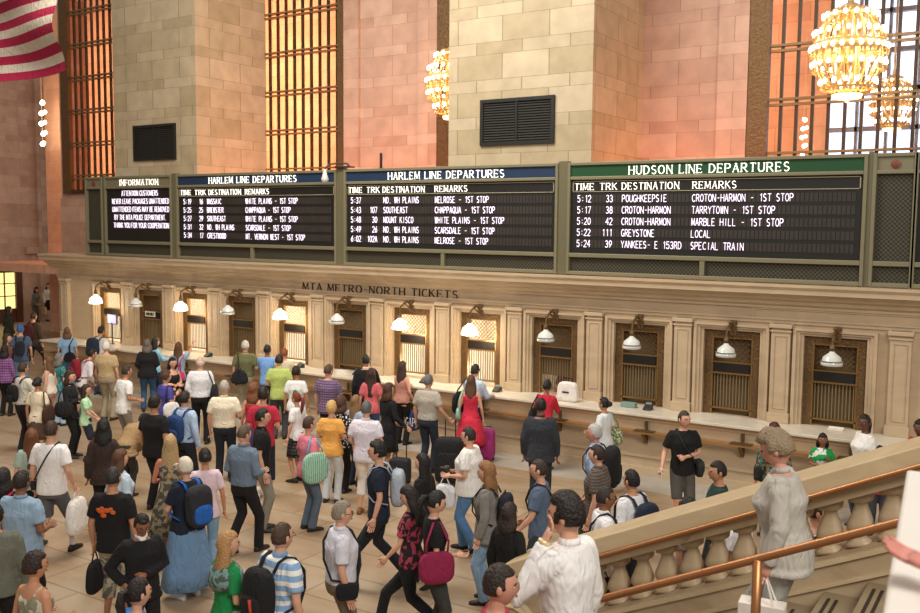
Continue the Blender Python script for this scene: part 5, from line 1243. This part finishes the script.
ph = attach('phone', 'small black phone in the hand of the black-haired walker', 'phone', p, (.10, .335, 1.12)); MB().blob((0, 0, 0), (.02, .045, .008), 5, 12, 8).build('phone_body', M_black, ph, True)
p = PP(488, 464, 1.68, -75, 'person with curly reddish blonde hair in grey jacket', skin=S1, hair=('curlylong', '#94683e'), top=('jacket', '#84807a', None, '#84807a'), bottom=('pants', '#8fb0d0'), sex='f', w=1.1, arms=('down', 'down'))
backpack(p, '#20242e', 'dark backpack on the curly-haired person in grey jacket', big=.9)
PP(509, 505, 1.60, 35, 'person with straight dark hair in a long black coat', skin=S1, hair=('bob', '#2a1a14'), top=('coat', '#0f0e10', None, '#0f0e10'), bottom=('pants', BK), sex='f')
PP(541, 399, 1.80, 8, 'person in charcoal suit seen from behind near the counter', skin=S3, hair=('short', '#0e0c0b'), top=('jacket', '#31353d', None, '#31353d'), bottom=('pants', '#2c3038'), w=1.12, arms=('down', 'down'))
p = PP(545, 376, 1.66, 15, 'person in red top leaning at the half-open window', skin=S3, hair=('bun', DK), top=('long', '#c4223c'), bottom=('skirt', '#a9bcd6'), sex='f', arms=('counter', 'counter'), loc=(at(544, 390, Y=14.95)[0], 15.0, 0), lean=10)
handbag(p, 'L', '#141416', 'black handbag hanging left of the person in red top', 'shoulder', size=1.2)
p = PP(605, 398, 1.62, -55, 'person with black bun in white top beside the counter', skin=S2, hair=('bun', '#0f0c0b'), top=('tee', '#e6ecee'), bottom=('pants', '#3a4438'), sex='f', arms=('bent', 'bent'))
handbag(p, 'R', '#6f7f58', 'green patterned shoulder bag on the person with black bun', 'shoulder', size=1.2, pat=('camo', '#c9cfa8', 2))
p = PP(596, 425, 1.78, -80, 'person with silver hair in light blue shirt walking left', skin='#c98a74', hair=('short', '#b9b9b6'), top=('long', '#a9c8ee', None, '#a9c8ee'), bottom=('pants', '#4a4844'), stride=.3)
backpack(p, '#151517', 'large black backpack on the silver-haired walker', big=1.2)
PP(599, 446, 1.76, -75, 'person with dark brown hair in brown-grey striped polo', skin=S1, hair=('short', '#2b1c16'), top=('tee', '#6c6158', ('hstripe', '#4f463f', 2.5), '#6c6158'), bottom=('pants', '#2b2a2c'), arms=('down', 'low'), w=1.15)
p = PP(541, 460, 1.78, -80, 'person with short beard in slate blue T-shirt', skin=S1, hair=('buzz', '#33261e'), top=('tee', '#586a80'), bottom=('pants', '#3a4048'), arms=('fwd', 'fwd'))
handbag(p, 'R', '#23252c', 'dark crossbody bag on the person in slate blue T-shirt', 'cross', size=.7)
p = PP(604, 487, 1.76, 75, 'person in glasses and white shirt with dark shoulder strap', skin=S3, hair=('buzz', '#2a211c'), top=('long', '#f0eff0', None, '#f0eff0'), bottom=('pants', '#26262c'), glasses=True)
handbag(p, 'L', '#1c2238', 'navy satchel on the person in glasses and white shirt', 'cross', size=.9)
p = PP(633, 471, 1.74, -50, 'person with spiky black hair and navy backpack by the balustrade', skin=S2, hair=('short', '#0e0b0b'), top=('long', '#eef0f2'), bottom=('pants', '#26262c'), arms=('down', 'down'))
backpack(p, '#1a2338', 'navy backpack on the spiky-haired person by the balustrade')
p = PP(684, 411, 1.80, 165, 'person in black T-shirt and grey shorts glancing sideways by the counter', skin=S1, hair=('buzz', '#3a2c22'), top=('tee', '#131414'), bottom=('shorts', '#57544e'), arms=('cross', 'out'), head=(-25, 0), w=1.0, shoe='#e4e4e4', socks='#f0f0f0')
handbag(p, 'L', '#2b2d2a', 'dark grey messenger bag on the front of the black T-shirt', 'cross', size=1.15)
pp_ = attach('paper_slip', 'white folded paper in the hand of the black T-shirt wearer', 'paper', p, (.36, .22, .86)); MB().prism([(-.05, 0), (.05, 0), (.05, .11), (-.05, .12)], 'X', -.004, .004).build('sheet', plain('#e9e4d8', .7, name='white_paper'), pp_)
PP(687, 499, 1.62, 100, 'dark-haired person mostly hidden behind the balustrade coping', skin=S2, hair=('full', '#110d0c'), top=('tee', '#8f8a80'), bottom=('pants', '#2c3a5c'), sex='f')
p = PP(720, 462, 1.76, -100, 'person with black hair in dark green T-shirt with pale strap', skin=S2, hair=('short', '#120e0d'), top=('tee', '#1d3a33'), bottom=('pants', '#2a2a2e'), head=(-10, 5))
handbag(p, 'L', '#b8b8a8', 'pale canvas satchel on the person in dark green T-shirt', 'cross', size=.7)
p = PP(775, 424, 1.68, -20, 'person with dark red hair behind the fair-haired person on the stairs', skin=S1, hair=('full', '#4a1c16'), top=('long', '#4a4438', ('camo', '#8a8264', 1.2)), bottom=('pants', '#3a3830'), sex='f', w=1.0)
handbag(p, 'L', '#17181a', 'black and teal bag on the person with dark red hair', 'shoulder', col2='#2b8a8a', size=.8)
PP(823, 434, 1.35, 180, 'child in bright green T-shirt standing at the counter', skin=S3, hair=('bob', '#0f0c0b'), top=('tee', '#1f9a48', ('camo', '#e6e6e6', .5)), bottom=('pants', '#3a3c44'), arms=('strap', 'cross'), sex='f')
PP(866, 415, 1.72, -120, 'person in white V-neck T-shirt looking away by the counter end', skin=S4, hair=('pony', '#1a0f0d'), top=('tee', '#f6f3ee'), bottom=('pants', '#3a4a66'), sex='f', w=1.25, head=(-35, 0), arms=('down', 'down'))
PP(880, 446, 1.30, 170, 'child with dark hair in front of the white V-neck T-shirt', skin=S4, hair=('short', '#120c0b'), top=('tee', '#8a3a3a'), bottom=('pants', '#33363e'))
PP(921, 420, 1.66, -150, 'person in red top cut off at the right edge by the counter', skin=S4, hair=('full', '#120c0b'), top=('tee', '#b01f44'), bottom=('pants', '#2a2a30'), sex='f')
# people close behind the balustrade (glimpsed between the balusters)
PP(0, 0, 1.70, -70, 'person in white shirt and navy trousers glimpsed between the balusters', loc=(-2.62, 9.55, 0), skin=S2, hair=('short', DK), top=('tee', '#f0f0f2'), bottom=('pants', '#1f2c58'))
PP(0, 0, 1.72, -70, 'person in dark blue shirt glimpsed through the first balusters', loc=(-3.35, 9.7, 0), skin=S2, hair=('short', DK), top=('tee', '#23407e'), bottom=('pants', '#1c2c58')) if 0 else None
PP(0, 0, 1.86, 90, 'person in red and white checked shirt glimpsed between the balusters', loc=(-1.82, 9.35, 0), skin=S1, hair=('short', BR), top=('tee', '#e8d8cc', ('plaid', '#8a3a38', 1.6)), bottom=('pants', '#2c2622'))
PP(0, 0, 1.84, 90, 'person all in black glimpsed between the upper balusters', loc=(-1.2, 9.75, 0), skin=S3, hair=('long', DK), top=('long', '#121216'), bottom=('pants', '#d8d8d4'), sex='f')
# on the stairs
def on_stairs(px, py, dist, h, phi, label, **k):
    p_ = atd(px, py, dist); ks = floor((p_[0]-XS)/run); zf = ks*rise-.05
    hh = p_[2]-zf
    P_ = PP(0, 0, hh if hh > 1.3 else h, phi, label, loc=(p_[0], p_[1], zf), **k); P_['ks'] = ks
    return P_
p = on_stairs(570, 495, 5.8, 1.78, -58, 'person in white dress shirt holding a phone to the ear', skin=S1, hair=('thick', '#1c1210'), top=('longtucked', '#f4f3f1', None, '#f8f7f5'), bottom=('pants', '#1d1c20'), arms=('phone', 'down'), vox=.012, head=(-12, 4), w=1.05, curl=.5)
wv = p['AR'][0][3]; ph = attach('phone', 'small phone held to the ear of the person in white shirt', 'phone', p, tuple(p['hc']+V(-.090, .01, .0))); MB().blob((0, 0, 0), (.006, .016, .035), 5, 12, 8).build('phone_body', M_black, ph, True)
wt = attach('wristwatch', 'pale wristwatch on the raised arm of the white shirt', 'watch', p, tuple(wv)); dv = (p['AR'][0][3]-p['AR'][0][2]).normalized()
MB().tube([dv*-.012, dv*.012], .036, 12).build('watch_band', plain('#e6d7a8', .4, .3, name='watch'), wt, True)
p = on_stairs(791, 433, 6.4, 1.68, -84, 'person with fair wavy hair in light grey jacket and trousers on the stairs', skin='#d39a86', hair=('wave', '#8d7a60'), top=('jacket', '#bab5ab', None, '#bab5ab'), bottom=('wide', '#a9aaa4'), sex='f', w=1.28, arms=('down', 'down'), head=(0, 22), vox=.013, stride=.4, lean=6)
wv = p['AR'][0][3]; g = wv+V(0, .02, -.09); base = (g.x, g.y, g.z-.50)
bg_ = attach('paper_bag', 'white paper shopping bag held by the person in grey jacket', 'bag', p, base)
sub(MB().prism([(g.x-.07, g.z-.50), (g.x+.07, g.z-.50), (g.x+.075, g.z-.17), (g.x-.075, g.z-.17)], 'Y', g.y-.15, g.y+.15), base).build('bag_body', plain('#eee6dc', .7, name='paper_white', bump=.2, scale=6), bg_)
for sx in (-1, 1): sub(MB().tube([g+V(sx*.07, -.09, -.20), g+V(sx*.02, -.02, -.0), g+V(sx*.02, .02, -.0), g+V(sx*.07, .09, -.20)], .007, 6), base).build('cord_handle', plain('#f4efe8', .8, name='cord'), bg_)
p = on_stairs(497, 566, 5.3, 1.70, 90, 'person with short brown hair in crimson top at the foot of the stairs', skin='#c9937c', hair=('short', '#2b1e18'), top=('tee', '#b0284a'), bottom=('pants', '#2a2c34'), vox=.012, arms=('down', 'down'))
# person at the right edge whose hand rests on the parapet
hw = at(880, 569, Z=3.735)
loc = (.62, float(hw[1])+.0, 2.55)
rzp = pi/2      # facing -X
# target wrist in local frame (before scale)
def tolocal(w_, loc, rz, s): 
    d = Matrix.Rotation(-rz, 3, 'Z') @ (Vector(w_)-Vector(loc)); return d/s
sF = 1.70/1.75
wl = tolocal((hw[0]+.13, hw[1], 3.76), loc, rzp, sF); el = tolocal((hw[0]+.40, hw[1]-.06, 3.72), loc, rzp, sF)
sw_ = .165
def inv(q, sd, first):   # undo the outward scaling used for the arms
    return (q.x*sd/(.45+.55*sw_/.18) if first else q.x*sd, q.y, q.z)
p = person('person out of frame at right with one hand on the pale parapet', 1.70, '#c98578', ('short', BR), ('long', '#8a4a4e'), ('pants', BK), arms=('counter', 'down'), loc=loc, rz=rzp, sex='f', vox=.012,
    armpos=[(inv(el, -1, True), inv(wl, -1, False)), None], curl=.25)
# white bag on the ledge
X = X_(568, 15.95, 385); tb = thing('tote_bag', 'white tote bag with small dark print standing on the ledge', 'bag', (X, 15.95, 1.131))
MB().blob((0, 0, .19), (.21, .08, .19), 4.5, 20, 14, fn=lambda q: [q[0]*(1-.12*q[2]), q[1], q[2]]).build('bag_body', fabric('#efe9e2'), tb, True)
MB().box(-.08, .06, -.087, -.079, .17, .20).build('print', plain('#2a2726', .6, name='ink'), tb)
MB().tube([(-.10, 0, .36), (-.07, .0, .45), (.07, 0, .45), (.10, 0, .36)], .01, 6).build('handle', fabric('#26221f'), tb, True)
# clerk behind the half-open window
person('clerk with reddish face behind the half-open ticket window', 1.7, '#b87860', ('short', GR), ('tee', '#6a4a44'), ('pants', BK), loc=(X_(566, 17.2, 375), 17.25, 0), rz=pi, vox=.028, detail=False)
